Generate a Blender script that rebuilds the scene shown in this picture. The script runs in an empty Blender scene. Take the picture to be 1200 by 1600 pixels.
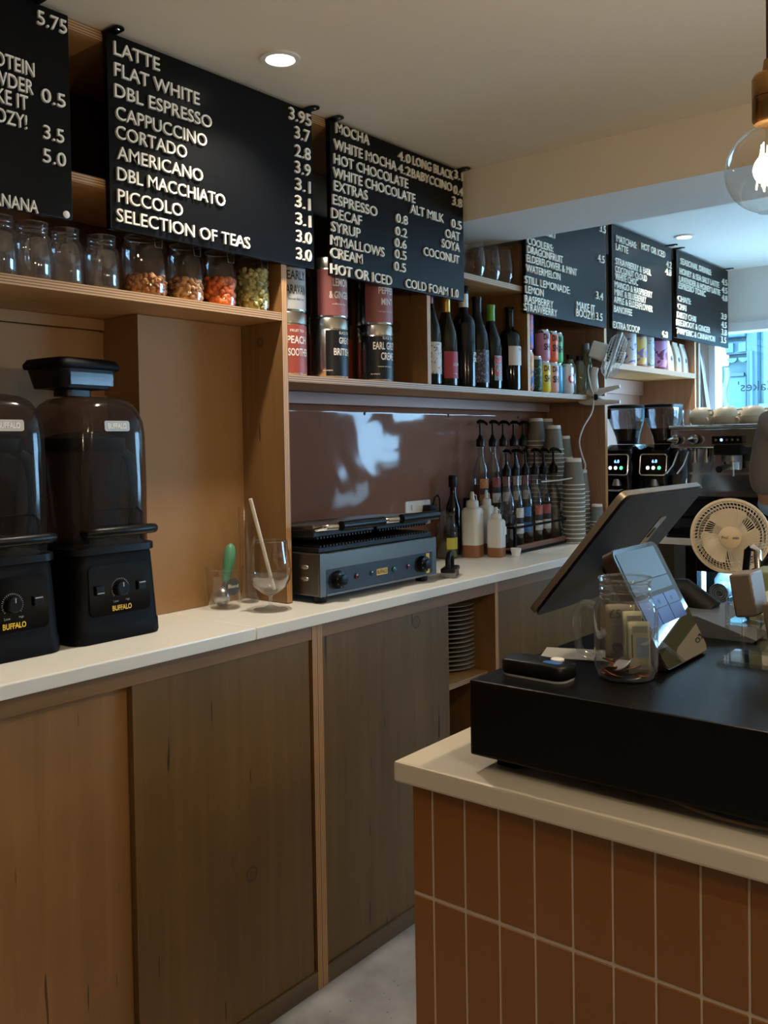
import bpy, bmesh, math, random
from mathutils import Matrix, Vector
random.seed(7)
R = math.radians
PI = math.pi
scene = bpy.context.scene
COL = scene.collection

# ---------------------------------------------------------------- camera, light, exposure
cam_d = bpy.data.cameras.new('camera')
cam = bpy.data.objects.new('camera', cam_d)
COL.objects.link(cam)
scene.camera = cam
cam_d.sensor_fit = 'VERTICAL'
cam_d.sensor_height = 36.0
cam_d.sensor_width = 27.0
cam_d.lens = 1432.0 / 1600.0 * 36.0
cam_d.shift_y = -73.0 / 1600.0
cam_d.clip_start = 0.02
cam_d.clip_end = 200

def aim_camera(yaw, pitch, roll, loc):
    w = Vector((-math.sin(yaw) * math.cos(pitch), math.cos(yaw) * math.cos(pitch), -math.sin(pitch)))
    r = Vector((math.cos(yaw), math.sin(yaw), 0))
    d = w.cross(r)
    r2 = math.cos(roll) * r + math.sin(roll) * d
    d2 = -math.sin(roll) * r + math.cos(roll) * d
    m = Matrix((( r2.x, -d2.x, -w.x, loc[0]), (r2.y, -d2.y, -w.y, loc[1]), (r2.z, -d2.z, -w.z, loc[2]), (0, 0, 0, 1)))
    cam.matrix_world = m
aim_camera(R(38.80), R(1.32), R(0.92), (0, 0, 1.34))

scene.view_settings.view_transform = 'Standard'
scene.view_settings.look = 'None'
scene.view_settings.gamma = 1.0
scene.view_settings.use_curve_mapping = False
scene.view_settings.exposure = 0.0
scene.cycles.max_bounces = 10
scene.cycles.diffuse_bounces = 5
scene.cycles.glossy_bounces = 5
scene.cycles.transparent_max_bounces = 24
scene.cycles.transmission_bounces = 8
scene.cycles.caustics_reflective = False
scene.cycles.caustics_refractive = False
scene.cycles.sample_clamp_indirect = 4.0
scene.cycles.use_denoising = True

DAY = 24.0           # sky brightness outside the shop window
SPOT = 43.0         # watts of a ceiling downlight
BULB = 11.0          # watts of the hanging filament bulb
world = bpy.data.worlds.new('world')
scene.world = world
world.use_nodes = True
wn = world.node_tree.nodes
bg = wn['Background']
bg.inputs[0].default_value = (0.36, 0.66, 1.0, 1)
bg.inputs[1].default_value = DAY

# ---------------------------------------------------------------- materials
def S(r, g, b):
    f = lambda c: (c / 255 / 12.92) if c / 255 <= 0.04045 else ((c / 255 + 0.055) / 1.055) ** 2.4
    return (f(r), f(g), f(b), 1.0)

MATS = {}
def nodes_of(name):
    m = bpy.data.materials.new(name)
    m.use_nodes = True
    nt = m.node_tree
    return m, nt, nt.nodes, nt.links, nt.nodes['Principled BSDF']

def plain(name, col, rough=0.5, metal=0.0, var=0.06, scale=30.0, bump=0.0, bscale=200.0, spec=0.5, coat=0.0, sss=0.0, emit=None, es=0.0):
    """A principled surface with a little procedural variation in its colour."""
    if name in MATS: return MATS[name]
    m, nt, n, l, p = nodes_of(name)
    tc = n.new('ShaderNodeTexCoord')
    no = n.new('ShaderNodeTexNoise'); no.inputs['Scale'].default_value = scale; no.inputs['Detail'].default_value = 3
    l.new(tc.outputs['Object'], no.inputs['Vector'])
    ra = n.new('ShaderNodeMixRGB'); ra.blend_type = 'MIX'
    ra.inputs[1].default_value = tuple(min(1, c * (1 - var)) for c in col[:3]) + (1,)
    ra.inputs[2].default_value = tuple(min(1, c * (1 + var)) for c in col[:3]) + (1,)
    l.new(no.outputs['Fac'], ra.inputs[0])
    l.new(ra.outputs[0], p.inputs['Base Color'])
    p.inputs['Roughness'].default_value = rough
    p.inputs['Metallic'].default_value = metal
    p.inputs['Specular IOR Level'].default_value = spec
    p.inputs['Coat Weight'].default_value = coat
    if emit:
        p.inputs['Emission Color'].default_value = emit
        p.inputs['Emission Strength'].default_value = es
    if bump:
        nb = n.new('ShaderNodeTexNoise'); nb.inputs['Scale'].default_value = bscale; nb.inputs['Detail'].default_value = 4
        l.new(tc.outputs['Object'], nb.inputs['Vector'])
        b = n.new('ShaderNodeBump'); b.inputs['Strength'].default_value = bump; b.inputs['Distance'].default_value = 0.002
        l.new(nb.outputs['Fac'], b.inputs['Height']); l.new(b.outputs[0], p.inputs['Normal'])
    MATS[name] = m
    return m

def wood(name, c1, c2, axis='Z', scale=1.0, rough=0.4, knots=True, coat=0.0, spec=0.5):
    if name in MATS: return MATS[name]
    m, nt, n, l, p = nodes_of(name)
    tc = n.new('ShaderNodeTexCoord')
    mp = n.new('ShaderNodeMapping')
    s = [22 * scale] * 3; s['XYZ'.index(axis)] = 1.2 * scale
    mp.inputs['Scale'].default_value = s
    l.new(tc.outputs['Object'], mp.inputs['Vector'])
    a = n.new('ShaderNodeTexNoise'); a.inputs['Scale'].default_value = 1.6; a.inputs['Detail'].default_value = 6; a.inputs['Distortion'].default_value = 0.7
    l.new(mp.outputs[0], a.inputs['Vector'])
    big = n.new('ShaderNodeTexNoise'); big.inputs['Scale'].default_value = 2.3; big.inputs['Detail'].default_value = 2
    l.new(tc.outputs['Object'], big.inputs['Vector'])
    r = n.new('ShaderNodeValToRGB')
    r.color_ramp.elements[0].position = 0.3; r.color_ramp.elements[0].color = c1
    r.color_ramp.elements[1].position = 0.72; r.color_ramp.elements[1].color = c2
    mx = n.new('ShaderNodeMath'); mx.operation = 'MULTIPLY_ADD'; mx.inputs[1].default_value = 0.45
    l.new(big.outputs['Fac'], mx.inputs[0])
    ml = n.new('ShaderNodeMath'); ml.operation = 'MULTIPLY'; ml.inputs[1].default_value = 0.55
    l.new(a.outputs['Fac'], ml.inputs[0]); l.new(ml.outputs[0], mx.inputs[2])
    l.new(mx.outputs[0], r.inputs[0])
    out = r.outputs[0]
    if knots:
        # short dark cracks along the grain and a few knots
        mp2 = n.new('ShaderNodeMapping'); s2 = [75.0] * 3; s2['XYZ'.index(axis)] = 5.5
        mp2.inputs['Scale'].default_value = s2
        l.new(tc.outputs['Object'], mp2.inputs['Vector'])
        v = n.new('ShaderNodeTexNoise'); v.inputs['Scale'].default_value = 1.0; v.inputs['Detail'].default_value = 1
        l.new(mp2.outputs[0], v.inputs['Vector'])
        r2 = n.new('ShaderNodeValToRGB')
        r2.color_ramp.elements[0].position = 0.235; r2.color_ramp.elements[0].color = (0.25, 0.22, 0.2, 1)
        r2.color_ramp.elements[1].position = 0.262; r2.color_ramp.elements[1].color = (1, 1, 1, 1)
        l.new(v.outputs['Fac'], r2.inputs[0])
        vo = n.new('ShaderNodeTexVoronoi'); vo.inputs['Scale'].default_value = 3.1
        l.new(tc.outputs['Object'], vo.inputs['Vector'])
        r3 = n.new('ShaderNodeValToRGB'); cr = r3.color_ramp
        cr.elements[0].position = 0.0; cr.elements[0].color = (0.8, 0.75, 0.7, 1)
        cr.elements[1].position = 0.062; cr.elements[1].color = (1, 1, 1, 1)
        e = cr.elements.new(0.04); e.color = (0.85, 0.8, 0.75, 1)
        e = cr.elements.new(0.05); e.color = (0.45, 0.38, 0.32, 1)
        l.new(vo.outputs['Distance'], r3.inputs[0])
        m1 = n.new('ShaderNodeMixRGB'); m1.blend_type = 'MULTIPLY'; m1.inputs[0].default_value = 1
        m2 = n.new('ShaderNodeMixRGB'); m2.blend_type = 'MULTIPLY'; m2.inputs[0].default_value = 1
        l.new(out, m1.inputs[1]); l.new(r2.outputs[0], m1.inputs[2])
        l.new(m1.outputs[0], m2.inputs[1]); l.new(r3.outputs[0], m2.inputs[2])
        out = m2.outputs[0]
    l.new(out, p.inputs['Base Color'])
    p.inputs['Roughness'].default_value = rough
    p.inputs['Coat Weight'].default_value = coat
    p.inputs['Specular IOR Level'].default_value = spec
    MATS[name] = m
    return m

def plies(name, axis, light, dark, period=0.0056):
    """Stacked veneers on the raw edge of a plywood board."""
    if name in MATS: return MATS[name]
    m, nt, n, l, p = nodes_of(name)
    tc = n.new('ShaderNodeTexCoord')
    w = n.new('ShaderNodeTexWave'); w.wave_type = 'BANDS'; w.bands_direction = axis
    w.inputs['Scale'].default_value = 2 * PI / 20 / period
    w.inputs['Distortion'].default_value = 0.5; w.inputs['Detail'].default_value = 2; w.inputs['Detail Scale'].default_value = 0.6
    l.new(tc.outputs['Object'], w.inputs['Vector'])
    r = n.new('ShaderNodeValToRGB')
    r.color_ramp.elements[0].position = 0.15; r.color_ramp.elements[0].color = dark
    r.color_ramp.elements[1].position = 0.6; r.color_ramp.elements[1].color = light
    l.new(w.outputs['Fac'], r.inputs[0]); l.new(r.outputs[0], p.inputs['Base Color'])
    p.inputs['Roughness'].default_value = 0.5
    MATS[name] = m
    return m

def glass(name, tint=(0.93, 0.95, 0.95, 1), rough=0.02, gloss=0.09, edge=0.75, haze=0.0, hcol=(0.7, 0.7, 0.7, 1)):
    """Thin clear wall: see-through face on, shining towards grazing angles."""
    if name in MATS: return MATS[name]
    m, nt, n, l, p = nodes_of(name)
    n.remove(p)
    out = n['Material Output']
    t = n.new('ShaderNodeBsdfTransparent')
    tc = n.new('ShaderNodeTexCoord'); no = n.new('ShaderNodeTexNoise'); no.inputs['Scale'].default_value = 14
    l.new(tc.outputs['Object'], no.inputs['Vector'])
    mc = n.new('ShaderNodeMixRGB'); mc.inputs[1].default_value = tint; mc.inputs[2].default_value = tuple(c * 0.96 for c in tint[:3]) + (1,)
    l.new(no.outputs['Fac'], mc.inputs[0]); l.new(mc.outputs[0], t.inputs[0])
    g = n.new('ShaderNodeBsdfGlossy'); g.inputs['Roughness'].default_value = rough
    lw = n.new('ShaderNodeLayerWeight'); lw.inputs[0].default_value = 0.35
    mr = n.new('ShaderNodeMapRange'); mr.inputs['To Min'].default_value = gloss; mr.inputs['To Max'].default_value = edge
    l.new(lw.outputs['Facing'], mr.inputs['Value'])
    pw = n.new('ShaderNodeMath'); pw.operation = 'POWER'; pw.inputs[1].default_value = 2.2
    l.new(lw.outputs['Facing'], pw.inputs[0]); l.new(pw.outputs[0], mr.inputs['Value'])
    mix = n.new('ShaderNodeMixShader')
    l.new(mr.outputs[0], mix.inputs[0]); l.new(t.outputs[0], mix.inputs[1]); l.new(g.outputs[0], mix.inputs[2])
    last = mix
    if haze:
        d = n.new('ShaderNodeBsdfDiffuse'); d.inputs[0].default_value = hcol
        mh = n.new('ShaderNodeMixShader'); mh.inputs[0].default_value = haze
        l.new(mix.outputs[0], mh.inputs[1]); l.new(d.outputs[0], mh.inputs[2]); last = mh
    l.new(last.outputs[0], out.inputs['Surface'])
    MATS[name] = m
    return m

def lamp(name, col, strength):
    if name in MATS: return MATS[name]
    m, nt, n, l, p = nodes_of(name)
    p.inputs['Base Color'].default_value = (0.02, 0.02, 0.02, 1)
    p.inputs['Emission Color'].default_value = col
    p.inputs['Emission Strength'].default_value = strength
    MATS[name] = m
    return m

# ---------------------------------------------------------------- mesh tools
def rrect(cx, cy, w, d, r, n=5):
    """Rounded rectangle outline, counter-clockwise."""
    r = min(r, w / 2 - 1e-5, d / 2 - 1e-5)
    pts = []
    for k, (sx, sy) in enumerate(((1, 1), (-1, 1), (-1, -1), (1, -1))):
        for i in range(n + 1):
            a = PI / 2 * (k + i / n)
            pts.append((cx + sx * (w / 2 - r) + r * math.cos(a), cy + sy * (d / 2 - r) + r * math.sin(a)))
    return pts

def circ(r, n=24, cx=0, cy=0, a0=0.0):
    return [(cx + r * math.cos(a0 + 2 * PI * i / n), cy + r * math.sin(a0 + 2 * PI * i / n)) for i in range(n)]

class MB:
    def __init__(s):
        s.bm = bmesh.new(); s.mats = []; s.flat = False
    def mi(s, m):
        if m not in s.mats: s.mats.append(m)
        return s.mats.index(m)
    def face(s, vs, mi):
        try:
            f = s.bm.faces.new(vs); f.material_index = mi; return f
        except ValueError:
            return None
    def box(s, x0, x1, y0, y1, z0, z1, m, over=None, bev=0.0, seg=2, M=None):
        s.flat = True
        v = [s.bm.verts.new(p) for p in ((x0, y0, z0), (x1, y0, z0), (x1, y1, z0), (x0, y1, z0), (x0, y0, z1), (x1, y0, z1), (x1, y1, z1), (x0, y1, z1))]
        ids = {'-z': (3, 2, 1, 0), '+z': (4, 5, 6, 7), '-y': (0, 1, 5, 4), '+x': (1, 2, 6, 5), '+y': (2, 3, 7, 6), '-x': (3, 0, 4, 7)}
        fs = []
        for k, q in ids.items():
            mm = (over or {}).get(k, m)
            fs.append(s.face([v[i] for i in q], s.mi(mm)))
        if bev:
            es = list({e for f in fs for e in f.edges})
            r = bmesh.ops.bevel(s.bm, geom=es, offset=bev, segments=seg, affect='EDGES', profile=0.5)
            v = list({w for f in r['faces'] for w in f.verts} | {w for w in v if w.is_valid})
        if M is not None:
            bmesh.ops.transform(s.bm, matrix=M, verts=[w for w in v if w.is_valid])
        return s
    def loft(s, rings, m, cap0=True, cap1=True, closed=True, M=None):
        mi = s.mi(m); rs = []
        for ring in rings:
            rs.append([s.bm.verts.new((M @ Vector(p)) if M is not None else p) for p in ring])
        n = len(rs[0])
        for a, b in zip(rs, rs[1:]):
            for i in range(n if closed else n - 1):
                j = (i + 1) % n
                s.face((a[i], a[j], b[j], b[i]), mi)
        if cap0: s.face(list(reversed(rs[0])), mi)
        if cap1: s.face(rs[-1], mi)
        return s
    def lathe(s, prof, m, c=(0, 0, 0), n=24, cap0=True, cap1=True, M=None):
        return s.loft([[(c[0] + x, c[1] + y, c[2] + z) for x, y in circ(max(r, 1e-5), n)] for r, z in prof], m, cap0, cap1, True, M)
    def tube(s, pts, r, m, n=8, closed=False, caps=True):
        P = [Vector(p) for p in pts]; rs = []
        rad = r if isinstance(r, (list, tuple)) else [r] * len(P)
        t0 = (P[1] - P[0]).normalized()
        up = Vector((0, 0, 1)) if abs(t0.z) < 0.9 else Vector((1, 0, 0))
        nrm = t0.cross(up).normalized()
        for i, p in enumerate(P):
            a = P[i - 1] if (i or closed) else p
            b = P[(i + 1) % len(P)] if (i < len(P) - 1 or closed) else p
            t = (b - a).normalized()
            nrm = (nrm - t * nrm.dot(t)).normalized()
            bi = t.cross(nrm)
            rs.append([p + rad[i] * (math.cos(2 * PI * k / n) * nrm + math.sin(2 * PI * k / n) * bi) for k in range(n)])
        if closed: rs.append(rs[0])
        return s.loft(rs, m, caps and not closed, caps and not closed)
    def prism(s, poly, ax, a, b, m, M=None):
        """poly in the two other axes (in order), extruded along ax."""
        def put(p, t):
            return {'X': (t, p[0], p[1]), 'Y': (p[0], t, p[1]), 'Z': (p[0], p[1], t)}[ax]
        return s.loft([[put(p, a) for p in poly], [put(p, b) for p in poly]], m, True, True, True, M)
    def ball(s, c, r, m, seg=10, rings=6, sc=(1, 1, 1), M=None):
        T = Matrix.Translation(c) @ (M if M is not None else Matrix()) @ Matrix.Diagonal((r * sc[0], r * sc[1], r * sc[2], 1))
        res = bmesh.ops.create_uvsphere(s.bm, u_segments=seg, v_segments=rings, radius=1, matrix=T)
        mi = s.mi(m)
        for f in {f for v in res['verts'] for f in v.link_faces}: f.material_index = mi
        return s
    def torus(s, c, R0, r, m, ax='Z', n=28, k=8, M=None):
        pts = []
        for i in range(n):
            a = 2 * PI * i / n; u, w = R0 * math.cos(a), R0 * math.sin(a)
            p = {'Z': (u, w, 0), 'X': (0, u, w), 'Y': (u, 0, w)}[ax]
            q = Vector(p)
            if M is not None: q = M @ q
            pts.append(Vector(c) + q)
        return s.tube(pts, r, m, k, closed=True)
    def move(s, M):
        bmesh.ops.transform(s.bm, matrix=M, verts=s.bm.verts[:]); return s
    def build(s, name, parent=None, smooth=None, loc=None, fix=True):
        if fix: bmesh.ops.recalc_face_normals(s.bm, faces=s.bm.faces[:])
        me = bpy.data.meshes.new(name)
        s.bm.to_mesh(me); s.bm.free()
        for m in s.mats: me.materials.append(m)
        if smooth is None: smooth = 20.5 if s.flat else 48
        if smooth:
            for p in me.polygons: p.use_smooth = True
            me.set_sharp_from_angle(angle=R(smooth))
        o = bpy.data.objects.new(name, me); COL.objects.link(o)
        if parent: o.parent = parent
        if loc: o.location = loc
        return o

def thing(name, label, cat, loc=(0, 0, 0), rz=0.0, group=None):
    o = bpy.data.objects.new(name, None); COL.objects.link(o)
    o.empty_display_size = 0.02
    o.location = loc; o.rotation_euler = (0, 0, rz)
    return tag(o, label, cat, group)
def tag(o, label, cat, group=None, kind=None):
    o['label'] = label; o['category'] = cat
    if group: o['group'] = group
    if kind: o['kind'] = kind
    return o
def struct(o, label=None, cat=None):
    o['kind'] = 'structure'
    if label: o['label'] = label
    if cat: o['category'] = cat
    return o
def dup(o, loc, rz=None, label=None, group=None):
    """Copy of a thing with copies of its parts and sub-parts."""
    def rec(src, par):
        c = src.copy(); COL.objects.link(c)
        if par is not None: c.parent = par
        for ch in list(src.children): rec(ch, c)
        return c
    r = rec(o, None)
    r.location = loc
    if rz is not None: r.rotation_euler = (0, 0, rz)
    if label: r['label'] = label
    if group: r['group'] = group
    return r

# ---- lettering
_tc = {}
def glyphs(text, depth=0.002, bold=0.012):
    key = (text, depth, bold)
    if key in _tc: return _tc[key]
    cu = bpy.data.curves.new('lettering', 'FONT'); cu.body = text
    cu.extrude = 0.0; cu.offset = bold; cu.resolution_u = 3
    o = bpy.data.objects.new('lettering', cu); COL.objects.link(o)
    bpy.context.view_layer.update()
    me = bpy.data.meshes.new_from_object(o.evaluated_get(bpy.context.evaluated_depsgraph_get()))
    vs = [tuple(v.co) for v in me.vertices]; fs = [tuple(p.vertices) for p in me.polygons]
    bpy.data.objects.remove(o); bpy.data.curves.remove(cu); bpy.data.meshes.remove(me)
    x0 = min(v[0] for v in vs); x1 = max(v[0] for v in vs); y0 = min(v[1] for v in vs); y1 = max(v[1] for v in vs)
    vs = [((v[0] - x0), (v[1] - y0)) for v in vs]
    _tc[key] = (vs, fs, x1 - x0, y1 - y0)
    return _tc[key]

def letters(mb, text, w, h, depth, m, fn, bold=0.012):
    """Adds the text as raised letters; fn(u, v, n) maps the flat text to its surface."""
    vs, fs, tw, th = glyphs(text, depth, bold)
    sx = (w / tw) if w else h / th
    sy = h / th if h else sx
    mi = mb.mi(m)
    top = [mb.bm.verts.new(fn(u * sx, v * sy, depth)) for u, v in vs]
    for f in fs: mb.face([top[i] for i in f], mi)
    if depth > 0.0008:
        edges = {}
        for f in fs:
            for a, b in zip(f, f[1:] + f[:1]):
                edges[(a, b)] = True
        bot = [mb.bm.verts.new(fn(u * sx, v * sy, 0.0)) for u, v in vs]
        for a, b in edges:
            if (b, a) not in edges: mb.face((top[a], bot[a], bot[b], top[b]), mi)
    return mb
def on_x(x, y, z): return lambda u, v, n: (x + n, y + u, z + v)          # faces +X
def on_ny(x, y, z): return lambda u, v, n: (x + u, y - n, z + v)         # faces -Y
def on_cyl(r, a0, z, w): return lambda u, v, n: ((r + n) * math.cos(a0 + (u - w / 2) / r), (r + n) * math.sin(a0 + (u - w / 2) / r), z + v)
def text_w(text, h, bold=0.012):
    vs, fs, tw, th = glyphs(text, 0.002, bold); return tw * h / th

# ---------------------------------------------------------------- palette
birch = wood('birch plywood face', S(116, 82, 46), S(142, 106, 64), 'Z', 1.0, 0.42)
birch_y = wood('birch plywood along', S(150, 108, 64), S(178, 134, 86), 'Y', 1.0, 0.42, knots=False)
walnutish = wood('brown veneer', S(134, 96, 72), S(168, 126, 96), 'Z', 1.6, 0.45, knots=False)
birch_s = wood('birch plywood shelf', S(186, 138, 84), S(210, 164, 108), 'Y', 1.0, 0.42, knots=False)
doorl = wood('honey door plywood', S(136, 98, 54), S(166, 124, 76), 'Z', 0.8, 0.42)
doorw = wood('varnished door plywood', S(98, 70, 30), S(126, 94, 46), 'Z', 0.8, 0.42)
ply_z = plies('plywood edge lying', 'Z', S(184, 146, 100), S(110, 76, 46))
ply_y = plies('plywood edge standing', 'Y', S(206, 160, 104), S(138, 92, 50))
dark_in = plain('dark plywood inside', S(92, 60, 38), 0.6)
terracotta = plain('terracotta wall paint', S(150, 112, 68), 0.62, var=0.03, scale=3)
pinkwall = plain('dusky pink wall paint', S(172, 138, 124), 0.5, var=0.03, scale=3)
ceil_m = plain('ceiling paint', S(222, 212, 194), 0.8, var=0.02, scale=2, bump=0.08, bscale=40)
wall_w = plain('off white wall paint', S(230, 228, 224), 0.8, var=0.02, scale=2)
worktop = plain('white laminate worktop', S(245, 240, 226), 0.28, var=0.03, scale=6)
board_m = plain('charcoal board lacquer', S(8, 9, 11), 0.34, var=0.05, scale=60, bump=0.05, bscale=300, spec=0.14)
letter_m = plain('cream plastic letters', S(236, 230, 214), 0.45, var=0.02)
black_pl = plain('black plastic', S(9, 9, 11), 0.38, var=0.1, spec=.25)
black_mat = plain('matt black plastic', S(5, 5, 7), 0.55, var=0.1, spec=.12)
black_gl = plain('gloss black plastic', S(6, 6, 8), 0.12, var=0.1, spec=.4)
steel = plain('brushed steel', S(178, 178, 176), 0.3, 1.0, var=0.05, scale=80)
chrome = plain('polished chrome', S(225, 225, 225), 0.08, 1.0, var=0.02)
white_pl = plain('white plastic', S(226, 224, 218), 0.4, var=0.02)
cream_pl = plain('cream plastic', S(216, 206, 186), 0.42, var=0.02)
clear = glass('clear glass', (.985, .988, .985, 1), .02, .06, .85)
clear_thick = glass('thick clear glass', (.96, .97, .97, 1), 0.03, 0.12, 0.95, 0.03, (.62, .66, .7, 1))
acrylic = glass('clear acrylic', (0.97, 0.98, 0.985, 1), 0.02, 0.14, 0.95)
smoke = glass('smoky clear plastic', (0.56, 0.50, 0.47, 1), 0.09, 0.03, 0.45, 0.05, (0.16, 0.14, 0.13, 1))

# ---------------------------------------------------------------- the room
def concrete():
    m, nt, n, l, p = nodes_of('polished concrete floor')
    tc = n.new('ShaderNodeTexCoord')
    a = n.new('ShaderNodeTexNoise'); a.inputs['Scale'].default_value = 7; a.inputs['Detail'].default_value = 8
    b = n.new('ShaderNodeTexVoronoi'); b.inputs['Scale'].default_value = 34
    l.new(tc.outputs['Object'], a.inputs['Vector']); l.new(tc.outputs['Object'], b.inputs['Vector'])
    r = n.new('ShaderNodeValToRGB')
    r.color_ramp.elements[0].position = 0.3; r.color_ramp.elements[0].color = S(138, 134, 130)
    r.color_ramp.elements[1].position = 0.7; r.color_ramp.elements[1].color = S(186, 182, 178)
    l.new(a.outputs['Fac'], r.inputs[0])
    r2 = n.new('ShaderNodeValToRGB')
    r2.color_ramp.elements[0].position = 0.05; r2.color_ramp.elements[0].color = (0.15, 0.14, 0.13, 1)
    r2.color_ramp.elements[1].position = 0.09; r2.color_ramp.elements[1].color = (1, 1, 1, 1)
    l.new(b.outputs['Distance'], r2.inputs[0])
    mx = n.new('ShaderNodeMixRGB'); mx.blend_type = 'MULTIPLY'; mx.inputs[0].default_value = 0.8
    l.new(r.outputs[0], mx.inputs[1]); l.new(r2.outputs[0], mx.inputs[2]); l.new(mx.outputs[0], p.inputs['Base Color'])
    p.inputs['Roughness'].default_value = 0.5
    return m
YB, YW = -1.7, 5.06           # back of the room, window wall
XL, XR = -1.97, 2.3
ZC, ZF = 2.215, 2.25          # ceiling before and after the beam
struct(MB().box(XL - .1, XR + .1, YB - .1, YW + .14, -0.1, 0, concrete()).build('floor'))
struct(MB().box(XL - .1, XR + .1, YB - .1, 2.49, ZC, ZC + .14, ceil_m).build('ceiling'))
struct(MB().box(XL - .1, XR + .1, 2.85, YW + .14, ZF, ZF + .105, wall_w).build('ceiling_far'))
struct(MB().box(XL - .1, XR + .1, 2.49, 2.85, 2.054, ZC + .14, ceil_m, over={'-z': wall_w}).build('trim_1'))
mb = MB().box(XL - .1, XL, YB - .1, YW + .14, 0, ZF, terracotta)
struct(mb.build('wall_left'))
cust_m = plain('muted clay wall paint', S(172, 158, 144), .8, var=.03, scale=2)
struct(MB().box(XR, XR + .1, YB - .1, YW + .14, 0, ZF, cust_m).build('wall_right'))
struct(MB().box(XL, XR, YB - .1, YB, 0, ZF, cust_m).build('wall_back'))
# boxed-in pier in the alcove beside the post, and the joint lines of the panelling
struct(MB().box(XL, -1.815, 1.335, 1.662, .936, 1.657, terracotta).build('trim_2'))
mb = MB().box(XL, -1.955, .2, 1.335, .936, 1.625, terracotta)
mb.box(XL, -1.95, .2, 1.335, 1.63, 1.657, terracotta)
mb.box(XL, -1.945, .2, 1.335, 1.30, 1.47, terracotta)
struct(mb.build('trim_3'))
# window wall with its opening
WX0, WX1, WZ0, WZ1 = -1.745, 2.2, 0.96, 1.935
mb = MB().box(XL, WX0, YW, YW + .14, 0, ZF, wall_w)
mb.box(WX1, XR, YW, YW + .14, 0, ZF, wall_w)
mb.box(WX0, WX1, YW, YW + .14, 0, WZ0, wall_w)
mb.box(WX0, WX1, YW, YW + .14, WZ1, ZF, wall_w)
struct(mb.build('wall_front'))
frame_m = plain('white gloss window frame', S(232, 236, 240), 0.3, var=0.02)
win = thing('window_1', 'wide shop window with white frame looking onto a blue shopfront', 'window', (0, YW, 0)); win['kind'] = 'structure'
mb = MB()
mb.box(WX0, WX1, -.012, .1, WZ1 - .02, WZ1 + .03, frame_m, bev=.004)
mb.box(WX0, WX1, -.012, .1, WZ0 - .03, WZ0 + .03, frame_m, bev=.004)
mb.box(WX0 - .02, WX0 + .018, -.012, .1, WZ0, WZ1, frame_m, bev=.004)
mb.box(WX1 - .018, WX1 + .02, -.012, .1, WZ0, WZ1, frame_m, bev=.004)
mb.build('window_frame', win)
MB().box(WX0 + .018, WX1 - .018, .05, .056, WZ0 + .03, WZ1 - .02, glass('window glass', (0.96, 0.98, 0.98, 1), 0.01, 0.04, 0.6)).build('pane', win)
grey_let = plain('grey window letters', S(96, 120, 136), 0.5)
mb = MB()
# read from the street, so mirrored from inside
letters(mb, "Cakes'", .20, .055, .0009, grey_let, lambda u, v, n: (-1.425 - u, .049 - n, 1.595 + v), 0.0)
mb.build('lettering', win)
# daylight portal of the window opening
pl = bpy.data.lights.new('window_portal', 'AREA'); pl.shape = 'RECTANGLE'; pl.size = WX1 - WX0; pl.size_y = WZ1 - WZ0
pl.cycles.is_portal = True
po = bpy.data.objects.new('window_portal', pl); COL.objects.link(po)
po.location = ((WX0 + WX1) / 2, YW + .2, (WZ0 + WZ1) / 2); po.rotation_euler = (R(-90), 0, 0)

# ---------------------------------------------------------------- across the street
blue_f = plain('sky blue shopfront paint', (0.024, 0.082, 0.09, 1), 0.6, var=0.05, scale=2)
blue_d = plain('mid blue shopfront paint', (0.013, 0.05, 0.075, 1), 0.6, var=0.05, scale=2)
white_f = plain('pale grey street paint', S(74, 78, 82), 0.6, var=0.02)
pane_f = plain('pale shop pane', (0.04, 0.10, 0.10, 1), 0.15, var=0.08, scale=3)
struct(MB().box(-9, 6, YW + .2, 14, -.2, -.02, plain('street paving', S(214, 212, 208), 0.8)).build('floor_street'))
fy = 10.5
shop = thing('shopfront', 'sky blue panelled shopfront seen through the window across the street', 'building', (-2.9, fy, 0))
def sx(x): return x + 2.9
mb = MB(); mb.box(sx(-6.5), sx(2.0), .05, .5, -.02, 4.0, blue_f); mb.build('facade', shop)
mb = MB(); mb.box(sx(-3.21), sx(-3.095), -.12, .06, 0, 3.0, blue_d, bev=.01); mb.box(sx(-3.17), sx(-3.135), -.15, -.11, 0, 2.3, blue_f, bev=.01); mb.build('pilaster', shop)
mb = MB(); mb.box(sx(-6.4), sx(-3.21), -.16, .06, 2.46, 2.62, blue_d, bev=.02); mb.box(sx(-6.4), sx(-3.21), -.06, .06, 2.28, 2.42, blue_d)
for i in range(20): mb.box(sx(-3.3 - i * .14), sx(-3.22 - i * .14), -.1, -.05, 2.30, 2.40, blue_f)
mb.build('cornice', shop)
mb = MB()
for i in range(20):
    c = -3.26 - i * .12
    mb.prism([(sx(c) + .052 * math.cos(a), 2.235 + .05 * math.sin(a)) for a in [PI + PI * k / 8 for k in range(9)]], 'Y', -.07, -.03, blue_f)
mb.build('scalloped_valance', shop)
mb = MB(); mb.box(sx(-3.47), sx(-3.24), -.02, .06, .5, 2.04, blue_f, bev=.02); mb.box(sx(-3.45), sx(-3.26), -.05, .0, 2.035, 2.07, blue_d); mb.build('door_panel', shop)
mb = MB(); mb.box(sx(-3.09), sx(-1.2), 0, .06, 1.72, 2.6, pane_f); mb.build('display_pane', shop)
mb = MB(); mb.box(sx(-3.1), sx(-1.2), -.1, .06, 1.62, 1.72, white_f, bev=.01); mb.build('window_ledge', shop)
sg = MB().box(-.075, .075, -.08, .069, 0, .22, lamp('lit white box sign', (0.9, 0.97, 1, 1), 1.6), bev=.02).build('box_sign', loc=(-3.52, fy - .02, 2.16))
tag(sg, 'bright white box sign outside the window above the twisted posts', 'sign')
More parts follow.
